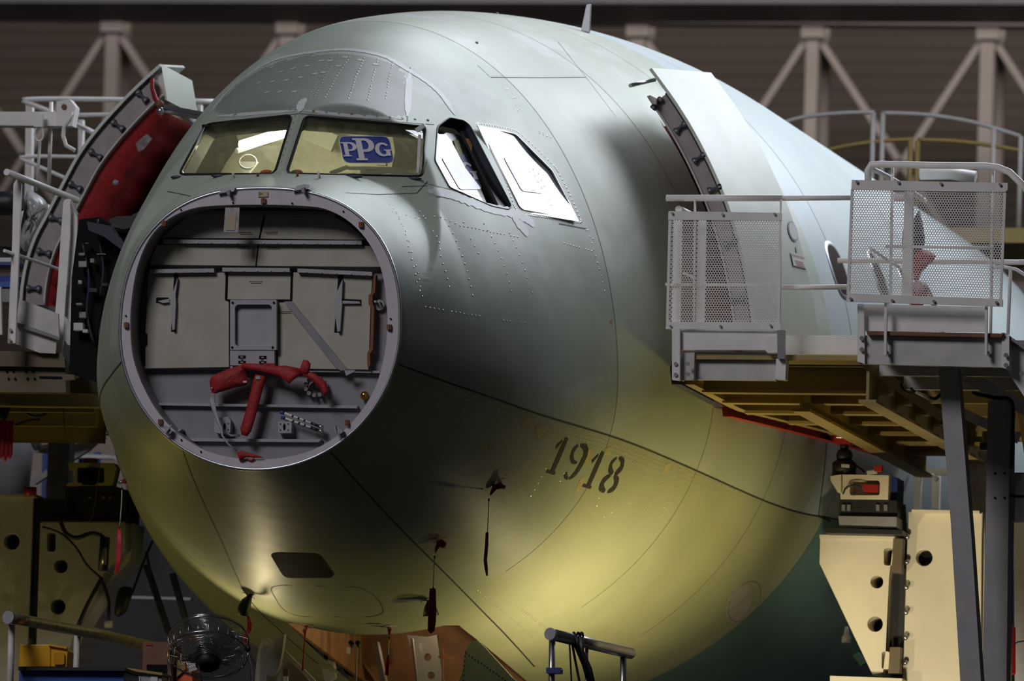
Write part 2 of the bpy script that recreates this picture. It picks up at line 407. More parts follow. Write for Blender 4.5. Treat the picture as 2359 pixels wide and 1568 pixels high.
def round_poly(pts, r, n=4):
    o = []; m_ = len(pts)
    for i in range(m_):
        p0, p, p1 = np.array(pts[i-1], float), np.array(pts[i], float), np.array(pts[(i+1) % m_], float)
        a = (p0-p)/np.linalg.norm(p0-p); b = (p1-p)/np.linalg.norm(p1-p)
        rr = min(r, .45*np.linalg.norm(p0-p), .45*np.linalg.norm(p1-p)); A, B = p+a*rr, p+b*rr
        for j in range(n+1):
            t = j/n; o.append(tuple((1-t)**2*A+2*t*(1-t)*p+t*t*B))
    return o
def dom(phi):  return phi+2*math.pi if phi < math.pi/2 else phi     # unwrapped with the cut along the crown
# windows (pixel outlines traced on the skin)
WIN = {
 'port_front': round_poly([(703,267),(984,291),(973,406),(660,399)], 14),
 'star_front': round_poly([(474,286),(674,265),(633,400),(412,402)], 14),
 'port_side1': round_poly([(1008,291),(1035,271),(1068,278),(1083,290),(1178,474),(1172,483),(1133,475),(1036,432),(1002,370)], 5, 2),
 'port_side2': round_poly([(1105,292),(1187,309),(1271,393),(1329,505),(1204,483),(1196,476)], 7, 3),
}
def dens_len(pts, step):
    o = []
    for i in range(len(pts)):
        a, b = np.array(pts[i], float), np.array(pts[(i+1) % len(pts)], float); k = max(1, int(np.linalg.norm(b-a)/step)); o += [tuple(a+(b-a)*j/k) for j in range(k)]
    return o
HOLE = {k: hits(dens_len(v, 14)) for k, v in WIN.items()}
SP = hits
def curve_fn(pts):
    q = sorted(SP(pts)); xs = [a for a, b in q]; ys = [b for a, b in q]
    c = np.polyfit(xs, ys, 3); lo, hi = xs[0], xs[-1]
    sl = np.polyval(np.polyder(c), hi)
    return lambda s: np.where(np.asarray(s) > hi, np.polyval(c, hi)+sl*.5*(np.asarray(s)-hi), np.polyval(c, np.clip(s, 0, hi)))
phiA = curve_fn([(930,845),(1050,886),(1180,929),(1300,970),(1385,1000),(1500,1045),(1620,1090),(1760,1145),(1890,1192)])
phiB = curve_fn([(770,1050),(860,1150),(975,1270),(1050,1345),(1130,1425),(1200,1500),(1245,1550)])
SEAMS = [2.94, 4.38, 5.60, 6.38, 6.80]
sl_ = sorted(set(np.round(np.concatenate([np.arange(0,.36,.04), np.arange(.36,1.8,.022), np.arange(1.8,7.2,.06), np.arange(7.2,17,.3), SEAMS]), 4)))
ph_ = np.radians(np.linspace(90, 450, 441))
def build_skin():
    F = [[(sl_[i], ph_[j]), (sl_[i+1], ph_[j]), (sl_[i+1], ph_[j+1]), (sl_[i], ph_[j+1])] for i in range(len(sl_)-1) for j in range(len(ph_)-1)]
    def inpoly(p, poly):
        x, y = p; c = False
        for i in range(len(poly)):
            (x0, y0), (x1, y1) = poly[i-1], poly[i]
            if (y0 > y) != (y1 > y) and x < (x1-x0)*(y-y0)/(y1-y0)+x0: c = not c
        return c
    polys = [[(a, dom(b)) for a, b in h] for h in HOLE.values()]
    bay = []                                    # nose gear bay in the belly
    for s_, x_ in ((3.40,.0),(3.40,.35),(3.42,.55),(3.52,.64),(4.2,.66),(6.2,.66),(6.2,-.66),(4.2,-.66),(3.52,-.64),(3.42,-.55),(3.40,-.35)):
        h_ = abs(float(spl(SB, s_))-float(spl(SM, s_))); bay.append((s_, 1.5*math.pi+math.atan2(x_, h_)))
    polys.append(bay)
    for poly in polys:
        xs = [p[0] for p in poly]; ys = [p[1] for p in poly]
        bx = (min(xs)-.13, max(xs)+.13, min(ys)-.05, max(ys)+.05)
        inb = [f for f in F if bx[0] < f[0][0] < bx[1] and bx[2] < f[0][1] < bx[3]]; ids = set(map(id, inb)); F = [f for f in F if id(f) not in ids]
        bm = bmesh.new(); V = {}
        for f in inb:
            t = []
            for p in f:
                if p not in V: V[p] = bm.verts.new((p[0], p[1], 0))
                t.append(V[p])
            bm.faces.new(t)
        for i in range(len(poly)):
            a, b = np.array(poly[i-1]), np.array(poly[i]); d = b-a; L_ = np.linalg.norm(d)
            if L_ < 1e-7: continue
            lo = np.minimum(a, b)-.003; hi = np.maximum(a, b)+.003
            fs = []
            for f in bm.faces:
                vx = [v.co.x for v in f.verts]; vy = [v.co.y for v in f.verts]
                if min(vx) <= hi[0] and max(vx) >= lo[0] and min(vy) <= hi[1] and max(vy) >= lo[1]: fs.append(f)
            if not fs: continue
            g = list(fs)+list({e for f in fs for e in f.edges})+list({v for f in fs for v in f.verts})
            bmesh.ops.bisect_plane(bm, geom=g, dist=1e-5, plane_co=(a[0], a[1], 0), plane_no=(-d[1]/L_, d[0]/L_, 0))
        F += [[(v.co.x, v.co.y) for v in f.verts] for f in bm.faces if not inpoly(tuple(f.calc_center_median())[:2], poly)]
        bm.free()
    ks = np.array(sl_)
    for fn, sgn in ((phiA,1),(phiA,-1),(phiB,1),(phiB,-1)):      # split the grid along the lengthwise seams
        gv = np.array([dom(float(fn(x))) if sgn > 0 else math.pi-float(fn(x)) for x in ks])
        out = []
        for f in F:
            x0 = min(p[0] for p in f); i = int(np.searchsorted(ks, x0+1e-4)-1); i = min(max(i, 0), len(ks)-2)
            a, b, ga, gb = ks[i], ks[i+1], gv[i], gv[i+1]
            dd = [p[1]-(ga+(gb-ga)*(p[0]-a)/(b-a)) for p in f]
            if min(dd) > -1e-6 or max(dd) < 1e-6: out.append(f); continue
            up_, dn = [], []
            for j in range(len(f)):
                p, q, dp, dq = f[j-1], f[j], dd[j-1], dd[j]
                if dp*dq < 0:
                    t = dp/(dp-dq); r_ = (p[0]+(q[0]-p[0])*t, p[1]+(q[1]-p[1])*t); up_.append(r_); dn.append(r_)
                (up_ if dq >= 0 else dn).append(q)
            out += [g for g in (up_, dn) if len(g) > 2]
        F = out
    cen = np.array([np.mean(f, 0) for f in F]); pa = phiA(cen[:, 0]); pb = phiB(cen[:, 0])
    BROW = smooth_loop([(497,256),(520,222),(565,182),(640,143),(740,124),(810,122),(880,137),(922,160),(935,205),(938,262),(870,266),(780,261),(700,251),(620,258),(550,266)], 3)
    groups = {}
    for f, c, a, b in zip(F, cen, pa, pb):
        if .85 < c[0] < 2.94 and math.sin(c[1]) > .5:
            if inpoly(tuple(proj(S3(c[0], c[1]))), BROW): groups.setdefault((0, 'brow'), []).append(f); continue
        b_ = sum(c[0] > k for k in SEAMS); side = c[1] > 1.5*math.pi
        y = c[1]-2*math.pi if side else math.pi-c[1]
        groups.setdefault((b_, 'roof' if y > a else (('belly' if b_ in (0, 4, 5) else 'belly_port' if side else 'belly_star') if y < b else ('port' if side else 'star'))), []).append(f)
    out = {}
    for k, fs in groups.items():
        ids = {}; vs_ = []; ff = []
        for f in fs:
            t = []
            for p in f:
                kk = (round(p[0], 4), round(p[1], 4))
                if kk not in ids: ids[kk] = len(vs_); vs_.append(kk)
                if ids[kk] not in t: t.append(ids[kk])
            if len(t) > 2: ff.append(t)
        q = np.array(vs_); out[k] = (S3(q[:, 0], q[:, 1]), ff)
    return out
AC = thing('airliner_nose', 'unpainted green-primed airliner nose with its radome removed, standing in the assembly hall', 'aircraft', (0, 2, FLOOR))
for (b_, sec), (vs_, ff) in build_skin().items():
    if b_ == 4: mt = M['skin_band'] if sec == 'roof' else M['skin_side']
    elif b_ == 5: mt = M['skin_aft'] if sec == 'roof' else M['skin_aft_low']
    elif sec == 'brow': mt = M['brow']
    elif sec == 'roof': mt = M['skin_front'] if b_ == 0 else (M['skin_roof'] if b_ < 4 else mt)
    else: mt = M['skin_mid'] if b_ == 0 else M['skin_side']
    mb = MB(); mb.add(vs_, ff, True); mb.build('skin_panel', mt, AC)
# seam strips
def strip_on(pts, wid, off=.0015, name='panel_joint', mt=None, par=None):
    """thin strip of sealant along a path of (s, phi)"""
    G = []
    P = [S3(*p) for p in pts]; Nn = [nrm(*p) for p in pts]
    for i in range(len(P)):
        t = P[min(i+1, len(P)-1)]-P[max(i-1, 0)]; t = t/np.linalg.norm(t); sd = np.cross(t, Nn[i]); sd /= np.linalg.norm(sd)
        wd = wid[i] if isinstance(wid, (list, tuple, np.ndarray)) else wid
        G.append([P[i]-sd*wd/2+Nn[i]*off, P[i]+sd*wd/2+Nn[i]*off])
    return MB().grid(G, True).build(name, mt or M['joint'], par or AC)
M['joint_soft'] = mat('faint_joint', (.16,.19,.14), .6)
for s_ in (2.94, 4.38, 5.60):
    strip_on([(s_, p) for p in np.radians(np.arange(-50, 231, 2.))], .006, mt=M['joint_soft'])
strip_on([(6.8, p) for p in np.radians(np.arange(-50, 231, 2.))], .006, mt=M['joint_soft'])
for sg in (1, -1):
    ss = np.arange(.03, 9.5, .06)
    strip_on([(s_, float(phiA(s_)) if sg > 0 else math.pi-float(phiA(s_))) for s_ in ss], .011)
    ss = np.arange(.03, 5.2, .06)
    strip_on([(s_, float(phiB(s_)) if sg > 0 else math.pi-float(phiB(s_))) for s_ in ss], .011)
for pts, wd in (([(690,262),(760,268),(900,280),(1000,287)], .005), ([(690,262),(640,268),(560,278),(475,291)], .005), ([(945,155),(941,215),(938,280)], .006),
           ([(1100,150),(1130,178),(1240,179),(1350,178)], .005), ([(1285,96),(1350,178),(1420,270)], .004), ([(985,428),(925,430)], .005), ([(970,420),(1040,437),(1115,455)], .004), ([(1288,515),(1350,527)], .008),
           ([(795,444),(870,448),(960,445),(985,418)], .006), ([(386,441),(440,452)], .006), ([(1450,196),(1507,184)], .009),
           ([(1905,1010),(1896,1100),(1885,1188),(1912,1200)], .012)):
    q = []
    for a, b in zip(pts[:-1], pts[1:]):
        for t in np.linspace(0, 1, 9)[:-1]: q.append(hit(a[0]+(b[0]-a[0])*t, a[1]+(b[1]-a[1])*t))
    q.append(hit(*pts[-1])); strip_on([x for x in q if x], wd, .002)
# rivets: rows too fine to pick apart singly, one joined part
rv = MB()
def rivet(s_, p, r=.0048):
    r *= 1.45
    c = S3(s_, p); n_ = nrm(s_, p); a = np.cross(n_, (0,1.,0)); a /= np.linalg.norm(a); b = np.cross(n_, a)
    rv.add([c+n_*.003]+[c+n_*.001+(a*math.cos(t)+b*math.sin(t))*r for t in np.linspace(0, 2*math.pi, 7)[:-1]], [(0, i+1, (i+1) % 6+1) for i in range(6)])
def row(px_pts, step=.045, r=.0048, skip=.08):
    hs = [h for h in hits(px_pts) if h]; q = [S3(*h) for h in hs]
    for i in range(len(hs)-1):
        n_ = max(1, int(np.linalg.norm(q[i+1]-q[i])/step))
        for j in range(n_):
            if random.random() < skip: continue
            t = j/n_; rivet(hs[i][0]+(hs[i+1][0]-hs[i][0])*t, hs[i][1]+(hs[i+1][1]-hs[i][1])*t, r)
for pts in ([(905,478),(930,520),(948,580),(968,660),(976,705)], [(898,470),(925,515),(943,580),(960,650),(972,690)], [(967,487),(990,520),(1015,590),(1035,660),(1042,690)], [(1015,500),(1035,520),(1065,590),(1085,660),(1092,700)],
            [(1068,512),(1085,550),(1110,600)], [(1115,515),(1140,560),(1168,630),(1182,690)], [(1165,520),(1190,570),(1215,640),(1232,690)],
            [(905,488),(980,503),(1060,520),(1130,534),(1200,547)], [(980,707),(1040,717),(1130,732)], [(1160,738),(1230,745)],
            [(1355,530),(1372,590),(1388,650),(1397,690)], [(1300,560),(1370,580)], [(1350,530),(1375,560)], [(1280,500),(1240,400),(1215,380)],
            [(1170,205),(1185,225),(1205,265)], [(1165,205),(1180,227),(1200,268)], [(1243,303),(1277,315)], [(1243,307),(1277,320)]): row(pts)
for dy in (12, 22, 33): row([(1010+dy,872+dy),(1180,929+dy),(1385,1000+dy),(1500,1045+dy),(1620,1088+dy),(1700,1120+dy)], .04, .0042, .05)
for x0, y0, x1, y1 in ((953,890,938,940),(1019,905,995,965),(1060,935,1030,1000),(1100,957,1075,1015),(1160,950,1135,1010),(1195,1000,1170,1060),(1240,1015,1200,1085),(1275,1040,1215,1155),(1300,1090,1255,1160),(1385,1130,1360,1200),
                       (1450,1065,1420,1135),(1457,1065,1427,1137),(1490,1078,1440,1175),(1525,1100,1470,1195),(1532,1100,1478,1195),(1560,1105,1510,1200),(1566,1105,1517,1205),(1598,1117,1545,1215),(1630,1125,1585,1215),(1660,1140,1625,1225),(1410,1180,1370,1200)):
    row([(x0,y0),((x0+x1)/2+3,(y0+y1)/2),(x1,y1)], .05, .0046, .15)
for k, (x0, x1) in enumerate(((735,672),(700,590),(725,640),(765,710),(780,722),(805,745),(838,800),(870,845),(905,885))): row([(x0, 122+k*2),((x0+x1)/2, 165+k*2),(x1, 215+k*3)], .05, .005, .05)
loop = densify(round_poly([(1096,283),(1190,300),(1282,388),(1341,514),(1196,492),(1186,478)], 8, 3), 1)
row(loop+[loop[0]], .03, .006, 0)
row([(1205,1403),(1300,1480),(1400,1560)], .05, .005, .1); row([(1100,1360),(1160,1408),(1230,1470)], .05, .005, .3); row([(1190,1395),(1280,1470)], .05, .005, .2)
row([(520,1395),(560,1450),(600,1500)], .04, .004, .1)
o = rv.build('rivets', M['rivet'], AC); o['kind'] = 'stuff'
for x, y in [(626,155),(598,190),(675,158),(648,165),(660,185),(708,152),(693,178),(740,140),(725,170),(628,188),(615,213),(745,167),(760,140),(795,132),(780,152),(830,138),(865,148),(678,211),(645,211)]:
    h = hit(x, y); c = S3(*h); n_ = nrm(*h); a = np.cross(n_, (0,1.,0)); a /= np.linalg.norm(a); b = np.cross(n_, a); a2 = a*math.cos(.5)+b*math.sin(.5); b2 = np.cross(n_, a2)
    MB().add([c+n_*.0016+a2*random.uniform(.018,.026)*math.cos(t)+b2*random.uniform(.018,.026)*math.sin(t) for t in np.linspace(0, 6.28, 9)[:-1]], [tuple(range(8))]).build('primer_dab', M['skin_roof'], AC)

# ------------------------------------------------------------------ more pixel-traced shapes
def _pflat(s, pts, wid, Y, dep, n=10, Y1=None):
    """flattened ribbon or sleeve: px path, half widths in px, half thickness in metres"""
    P = [np.array(p[:2], float) for p in pts]; G = []; m_ = len(P)
    for i in range(m_):
        t = P[min(i+1, m_-1)]-P[max(i-1, 0)]; t /= np.linalg.norm(t); nn = np.array((-t[1], t[0]))
        wv = wid[i] if isinstance(wid, (list, tuple)) else wid
        dv = dep[i] if isinstance(dep, (list, tuple)) else dep
        yy = Y if Y1 is None else Y+(Y1-Y)*i/(m_-1)
        if len(pts[i]) > 2: yy = pts[i][2]
        G.append([at(*(P[i]+nn*wv*math.cos(2*math.pi*k/n)), yy+dv*math.sin(2*math.pi*k/n)) for k in range(n)])
    s.grid(G, True, True)
    b = len(s.v)-m_*n
    s.f += [tuple(b+k for k in range(n)), tuple(b+(m_-1)*n+k for k in range(n))]; s.sm += [False]*2
    return s
MB.pflat = _pflat
def _puff(s, poly, Y, h, rings=5, noise=0.):
    P = [np.array(p, float) for p in poly]; c = np.mean(P, 0); G = []
    for i in range(rings+1):
        k = 1-i/rings
        G.append([at(*(c+(p-c)*max(k, .02)), Y-h*math.sqrt(max(0, 1-k*k))+random.uniform(-noise, noise)*(0 < i)) for p in P])
    s.grid(G, True, True)
    return s.add([at(*p, Y) for p in P], [tuple(range(len(P)))])
MB.puff = _puff
def text_mesh(body, fn, h, mt, name, parent=None, cx=0, ls=1.0):
    cu = bpy.data.curves.new('txt', 'FONT'); cu.body = body; cu.size = 1; cu.align_x = 'CENTER'; cu.align_y = 'CENTER'; cu.space_line = ls; cu.resolution_u = 3
    t = bpy.data.objects.new('txt', cu); C.objects.link(t)
    dg = bpy.context.evaluated_depsgraph_get(); me = bpy.data.meshes.new_from_object(t.evaluated_get(dg))
    vs_ = [fn(v.co.x*h, -v.co.y*h) for v in me.vertices]; fs = [tuple(p.vertices) for p in me.polygons]
    bpy.data.objects.remove(t); bpy.data.curves.remove(cu); bpy.data.meshes.remove(me)
    return MB().add(vs_, fs).build(name, mt, parent)
def skin_poly(px_poly, off, name, mt, parent=None, thick=.0, k=3, inner=None):
    """a patch lying on the skin: fan from the middle so that it follows the curve"""
    P = densify(px_poly, k); c = np.mean(P, 0); G = []
    for f in (1, .8, .6, .4, .2, .02):
        hs = hits([tuple(c+(np.array(p)-c)*f) for p in P]); G.append([S3(*h)+nrm(*h)*off for h in hs])
    if inner: G = G[:inner]
    mb_ = MB().grid(G, True, True)
    if thick: mb_.grid([G[0], [S3(*h)+nrm(*h)*(off-thick) for h in hits(P)]], False, True)
    return mb_.build(name, mt, parent or AC)

# roof panel over the windscreen, and the pale primer bands along the joints
def band(pts, wd, mt='pale_band', off=.0022):
    q = [h for h in hits(smooth_loop(pts, 6, False)) if h]; n_ = len(q)
    strip_on(q, [max(.004, wd*(.75+.5*abs(math.sin(i*1.7))))*min(1, (i+1)/4, (n_-i)/4) for i in range(n_)], off, 'primer_band', M[mt], AC)
band([(484,262),(520,216),(570,174),(640,136),(740,118),(810,115),(885,130),(935,158),(985,190),(1020,222),(1048,265)], .05)
band([(944,168),(941,215),(938,268)], .045); band([(690,258),(694,240),(704,226)], .05)
band([(500,268),(580,262),(680,255)], .03); band([(700,254),(800,266),(930,274)], .028)
band([(985,440),(1030,446),(1075,462),(1130,480),(1180,490),(1215,505),(1232,520)], .07); band([(1180,500),(1205,525),(1218,540)], .09)
# ------------------------------------------------------------------ nose ring and bulkhead
inner_px = smooth_loop([(300,755),(303,690),(317,612),(345,548),(387,505),(440,481),(500,473),(600,471),(700,474),(755,483),(808,513),(850,560),(878,620),(890,690),(892,755),(885,820),(865,890),(828,952),(775,1005),(700,1043),(600,1058),(500,1046),(425,1010),(368,955),(330,890),(307,825)], 4)
inn = [at(x, y, 0.) for x, y in inner_px]
outr = [S3(0., p, -.004) for p in np.linspace(0, 2*math.pi, 97)[:-1]]
RG = MB().prism([outr, inn], (0, .045, 0)).build('bulkhead_ring', M['ring'], AC)
MB().tube([S3(0.004, p, -.006) for p in np.linspace(0, 2*math.pi, 97)[:-1]], .012, 8, closed=True).build('polished_lip', M['alu'], RG)
for x, y in ((606,462),(377,514),(831,517),(290,748),(896,753),(369,971),(799,973)):
    mb = MB(); mb.prect(x-5, y-6, x+5, y+6, -.02, .03); mb.prect(x-1.2, y-6.2, x+1.2, y+6.2, -.026, .01); mb.build('cork_pad', M['brown'], RG)
for x, y in ((417,483),(537,467),(673,468),(791,487),(290,727),(900,734),(418,1013),(745,1018),(463,1040)):
    MB().disc(at(x, y, -.004), (0,-1,0), .006, .004, 8).build('pin_hole', M['dark'], RG)
lb = MB().prect(594, 441, 617, 453, -.008, .006).build('data_label', mat('yellowed_label', (.45,.38,.22), .6), RG)
for k in range(3): MB().prect(597, 443+k*3, 600+k % 2*6, 444+k*3, -.01, .003).build('print_mark', M['dark'], RG)
for x in (386, 780):
    mb = MB(); mb.pbar((x-8, 982), (x+8, 996), 9, -.05, .05); mb.pbar((x+9*(1 if x < 600 else -1), 978), (x-6, 998), 3, -.065, .02); mb.build('latch_clip', M['alu'], RG)
for x0, y0 in ((516, 440), (688, 434)):
    hb = MB(); hb.ppoly([(x0-14,y0+6),(x0-4,y0-6),(x0+14,y0-10),(x0+26,y0-8),(x0+22,y0+1),(x0+8,y0+2)], -.03, .10); hb.build('hinge_plate', M['alu'], RG)
    MB().ppoly([(x0+4,y0),(x0+13,y0-3),(x0+13,y0+9),(x0+8,y0+9)], -.06, .05).build('hinge_lug', M['grey'], RG)

DEPTH = .55
BK = MB().prism([[at(x, y, 0)+np.array((0,.28,0)) for x, y in inner_px]], (0, .03, 0)).build('pressure_bulkhead', M['grey'], AC)
MB().grid([[p+np.array((0,.045,0)) for p in inn], [p*np.array((1,1,1))+np.array((0,.30,0)) for p in inn]], True, True).build('recess_wall', M['grey'], BK)
def bp(name, mt, pts, Y=.40, d=.06, bevel=0): return MB().ppoly(pts, Y, d).build(name, mt, BK, bevel)
bp('panel', M['cream'], [(372,548),(404,520),(440,492),(607,493),(596,548)]); bp('panel', M['cream'], [(611,494),(765,496),(800,515),(843,552),(600,549)])
bp('panel', M['cream'], [(345,609),(352,585),(362,564),(594,562),(588,612)]); bp('panel', M['cream'], [(597,562),(862,566),(876,600),(880,614),(591,612)])
bp('panel', M['cream'], [(342,630),(520,628),(520,690),(527,696),(527,845),(335,848),(335,800),(340,795),(340,770),(335,765)])
bp('panel', M['cream'], [(526,627),(670,627),(668,689),(524,689)]); bp('panel', M['cream'], [(676,627),(858,632),(854,690),(850,820),(850,851),(640,848),(640,697),(672,695)])
for a in ((430,487,775,494),): bp('shelf_rail', M['grey'], [(a[0],a[1]-3),(a[2],a[1]),(a[2]-4,a[3]+2),(a[0]+4,a[3])], .33, .1)
bp('top_shadow_box', M['grey'], [(436,478),(770,480),(772,487),(432,486)], .40, .1)
for x0, y0, x1, y1 in ((376,551,833,554), (345,620,493,618), (512,616,667,617), (685,618,857,626)):
    f = bp('stiffener_rail', M['greyl'], [(x0,y0),(x1,y1),(x1,y1+9),(x0,y0+9)], .33, .08)
    n_ = int((x1-x0)/30)
    for i in range(n_):
        x = x0+(i+.6)*(x1-x0)/n_; MB().disc(at(x, y0+(y1-y0)*(x-x0)/(x1-x0)+6.5, .328), (0,-1,0), .006, .004, 8).build('bolt', M['alu'], f)
for pts in ([(355,553),(376,551),(376,555),(352,557)], [(835,554),(855,556),(852,561),(833,560)], [(322,620),(345,619),(345,624),(322,626)], [(860,624),(880,624),(880,629),(858,628)], [(494,617),(511,617),(511,621),(494,621)], [(668,618),(685,619),(685,622),(668,621)]):
    bp('dark_slot', M['dark'], pts, .37, .02)
for pts in ([(520,627),(523,627),(521,690),(518,690)], [(672,622),(675,622),(673,693),(670,693)], [(519,689),(560,690),(560,692),(519,692)], [(611,493),(613,493),(598,550),(595,550)], [(594,561),(596,561),(591,612),(588,612)]): bp('panel_gap', M['dark'], pts, .394, .01)
# central frame
MB().ppoly(rrect(530,690,637,806,3), .30, .06, [rrect(541,701,626,797,9)[::-1]]).build('centre_frame', M['greyl'], BK)
MB().ppoly(rrect(538,697,630,800,4), .37, .02).build('centre_frame_back', M['greyl'], BK)
for x, y in ((536,697),(631,697),(535,800),(628,800)): MB().disc(at(x, y, .299), (0,-1,0), .008, .004, 10).build('screw', M['dark'], BK)
cf = bp('connector_box', M['greyl'], [(530,807),(632,807),(632,843),(530,841)], .31, .1)
for x, y in ((557,822),(605,823),(557,834),(605,835)):
    e = MB().prect(x-8, y-3.5, x+9, y+3.5, .307, .004).build('socket', M['dark'], cf); MB().prect(x-3, y-1.2, x+3, y+1.2, .305, .003).build('socket_mark', M['greyl'], e)
for x in (558, 604): MB().prect(x-3, 827.5, x+3, 829.5, .307, .004).build('mark', M['dark'], cf)
bp('diagonal_strap', M['grey'], [(655,694),(672,694),(799,850),(786,854),(776,848)], .34, .03)
for pts in ([(401,631),(410,633),(403,763),(394,763)], [(360,685),(388,685),(388,697),(359,697)], [(779,635),(791,635),(784,765),(770,765)], [(788,688),(832,690),(832,701),(786,699)]): bp('dark_slot', M['dark'], pts, .392, .02)
def blade(pts, name='antenna_bracket', off=.10): MB().ppoly(pts, .392-off, off).build(name, M['greyl'], BK)
blade([(409,640),(404,680),(405,700),(402,758),(397,760),(392,700),(391,688),(400,668)], off=.05); blade([(363,693),(389,688),(390,696),(375,698)], off=.03)
blade([(789,643),(787,690),(788,700),(783,762),(777,764),(770,705),(769,690),(776,672)], off=.05); blade([(786,692),(828,694),(830,699),(787,699)], off=.03)
bp('side_bracket', M['brown'], [(860,633),(866,633),(864,672),(858,680),(858,700),(862,706),(859,805),(852,815),(853,838),(848,850),(846,838),(846,812),(853,800),(855,708),(849,700),(849,680),(857,672)], .36, .05)
MB().ppoly(circ(873,702,13,13,8), .45, .04).build('octagon_plate', M['greyl'], BK)
for x in (868, 876): MB().disc(at(x, 696, .44), (0,-1,0), .008, .05, 8).build('stud', M['alu'], BK)
bp('shelf_rail', M['greyl'], [(313,843),(460,840),(466,846),(530,843),(640,848),(780,851),(875,854),(875,859),(780,857),(640,855),(530,850),(460,848),(313,850)], .43, .05)
bp('gusset', M['greyl'], [(793,852),(818,852),(816,856),(797,865)], .32, .02)
bp('shelf_rail', M['greyl'], [(352,927),(824,934),(822,940),(355,933)], .44, .05); bp('shelf_rail', M['greyl'], [(436,1009),(740,1012),(733,1018),(445,1016)], .44, .05)
bp('stiffener_lug', M['greyl'], [(405,992),(416,986),(418,989),(409,996)], .33, .1)
for pts, hx, hy in (([(494,962),(525,960),(531,968),(530,996),(505,998),(494,994)], 517, 982), ([(641,970),(669,970),(672,974),(671,997),(641,997)], 655, 983)):
    b_ = bp('mount_box', M['greyl'], pts, .38, .1); MB().ppoly(circ(hx, hy, 3.2, 8, 12), .378, .004).build('slot_hole', M['dark'], b_)
    for dx, dy in ((-9,-7),(9,-7),(-9,7),(9,7)): MB().disc(at(hx+dx, hy+dy, .378), (0,-1,0), .004, .003, 6).build('rivet_hole', M['dark'], b_)
hz = thing('coax_hose_pair', 'pair of white and black coax hoses with blue caps in the bulkhead', 'hose', at(700, 990, .4))
for k, (a, b) in enumerate((((652,950),(742,984)), ((654,962),(742,994)))):
    h_ = MB().ptube([a, ((a[0]+b[0])/2, (a[1]+b[1])/2), b], 2.6, .40).build('hose', M['paper'], hz)
    for t in (.25, .4, .55): x, y = a[0]+(b[0]-a[0])*t, a[1]+(b[1]-a[1])*t; MB().ptube([(x-2,y-.8),(x+2,y+.8)], 3.0, .40).build('hose_band', M['black'], h_)
    MB().ptube([(b[0]-26,b[1]-10),(b[0]-8,b[1]-3)], [3,3.6][k], .40).build('connector_boot', M['black'], h_)
    MB().ptube([(b[0]-8,b[1]-3),(b[0]+3,b[1]+1)], 4.6, .40).build('connector_nut', M['steel'], h_)
    MB().ptube([(a[0]-6,a[1]-1),(a[0]+3,a[1]+1)], 4.2, .40).build('end_cap', mat('blue_cap', (.02,.06,.25), .4), h_)
kn = MB().tube([at(x, y, .47) for x, y in circ(729, 891, 21, 19, 24)], .006, 6, closed=True).build('cable_ring', M['black'], BK)
for x, y in circ(729, 891, 23, 20, 11): MB().disc(at(x, y, .45), (0,-1,0), .014, .03, 10).build('cable_gland', M['steel'], BK)
MB().ball(at(840, 911, .44), .03).build('brass_drain', mat('brass', (.55,.28,.06), .2, .9), BK)
# red fabric covers
rc = thing('red_waveguide_cover', 'red fabric cover draped across the connector box of the open nose bulkhead', 'cover', at(600, 905, .3))
mb = MB().puff(smooth_loop([(483,880),(490,866),(520,852),(550,842),(567,839),(566,858),(571,884),(540,893),(500,905),(488,904)], 3), .30, .07, noise=.006); mb.build('left_pouch', M['red'], rc)
MB().pflat([(556,842),(590,846),(625,852),(660,858),(695,857)], [6,9,10,16,8], .27, .03).build('middle_band', M['red'], rc)
MB().puff([(640,854),(668,852),(690,858),(685,868),(672,878),(666,884),(660,878),(648,870)], .24, .03, noise=.004).build('hanging_fold', M['red'], rc)
MB().puff([(699,828),(710,830),(716,838),(714,852),(706,864),(692,858),(690,850)], .25, .04, noise=.004).build('upper_flap', M['red'], rc)
MB().pflat([(700,858),(722,868),(742,885),(750,900),(744,911)], [7,9,10,9,4], .27, .03).build('right_sleeve', M['red'], rc)
MB().prect(608, 836, 633, 852, .26, .03).build('top_tab', M['red'], rc)
for p in ((488,893),(563,879)): MB().disc(at(*p, .255), (0,-1,0), .006, .004, 8).build('eyelet', M['alu'], rc)
MB().prect(560, 877, 568, 881, .235, .006).build('white_label', M['paper'], rc)
st = thing('red_cover_tube', 'long red padded tube hanging in the middle of the open nose bulkhead', 'cover', at(565, 1003, .3))
MB().pflat([(600,864),(597,876),(586,920),(574,965),(566,990),(563,1003)], [12,13.5,13,13,13,7], .30, [.035]*6).build('sleeve', M['red'], st)
MB().prect(589, 866, 599, 873, .255, .01).build('patch', M['greyl'], st); MB().ptube([(604,868),(611,862),(613,853)], 1.5, .30).build('cord', M['black'], st)
sb = thing('red_cover_flap', 'folded red fabric flap lying on the lower edge of the nose ring', 'cover', at(575, 1060, -.02))
MB().puff([(545,1042),(556,1037),(585,1046),(610,1054),(585,1054),(568,1052),(552,1062)], -.02, .03).build('flap', M['red'], sb)
MB().ptube([(568,1056),(578,1060),(586,1056)], 2, -.02).build('bow', M['redtag'], sb)
sg = thing('grey_webbing_strap', 'grey webbing strap dangling from the red cover in the nose bulkhead', 'strap', at(510, 1003, .3))
MB().pflat([(491,905),(488,922),(494,945),(502,970),(509,985),(512,1003),(525,1022),(546,1038)], [5,7,5,4,3,2.5,2,2], .28, .004, Y1=.05).build('long_tail', M['grey'], sg)
MB().pflat([(505,975),(513,992),(532,1003),(553,1002)], [2,3,2.5,3], .29, .004).build('short_tail', M['grey'], sg)
tg = thing('paper_tag', 'clear bag with a paper tag hanging from the top of the nose ring', 'tag', at(533, 535, -.05))
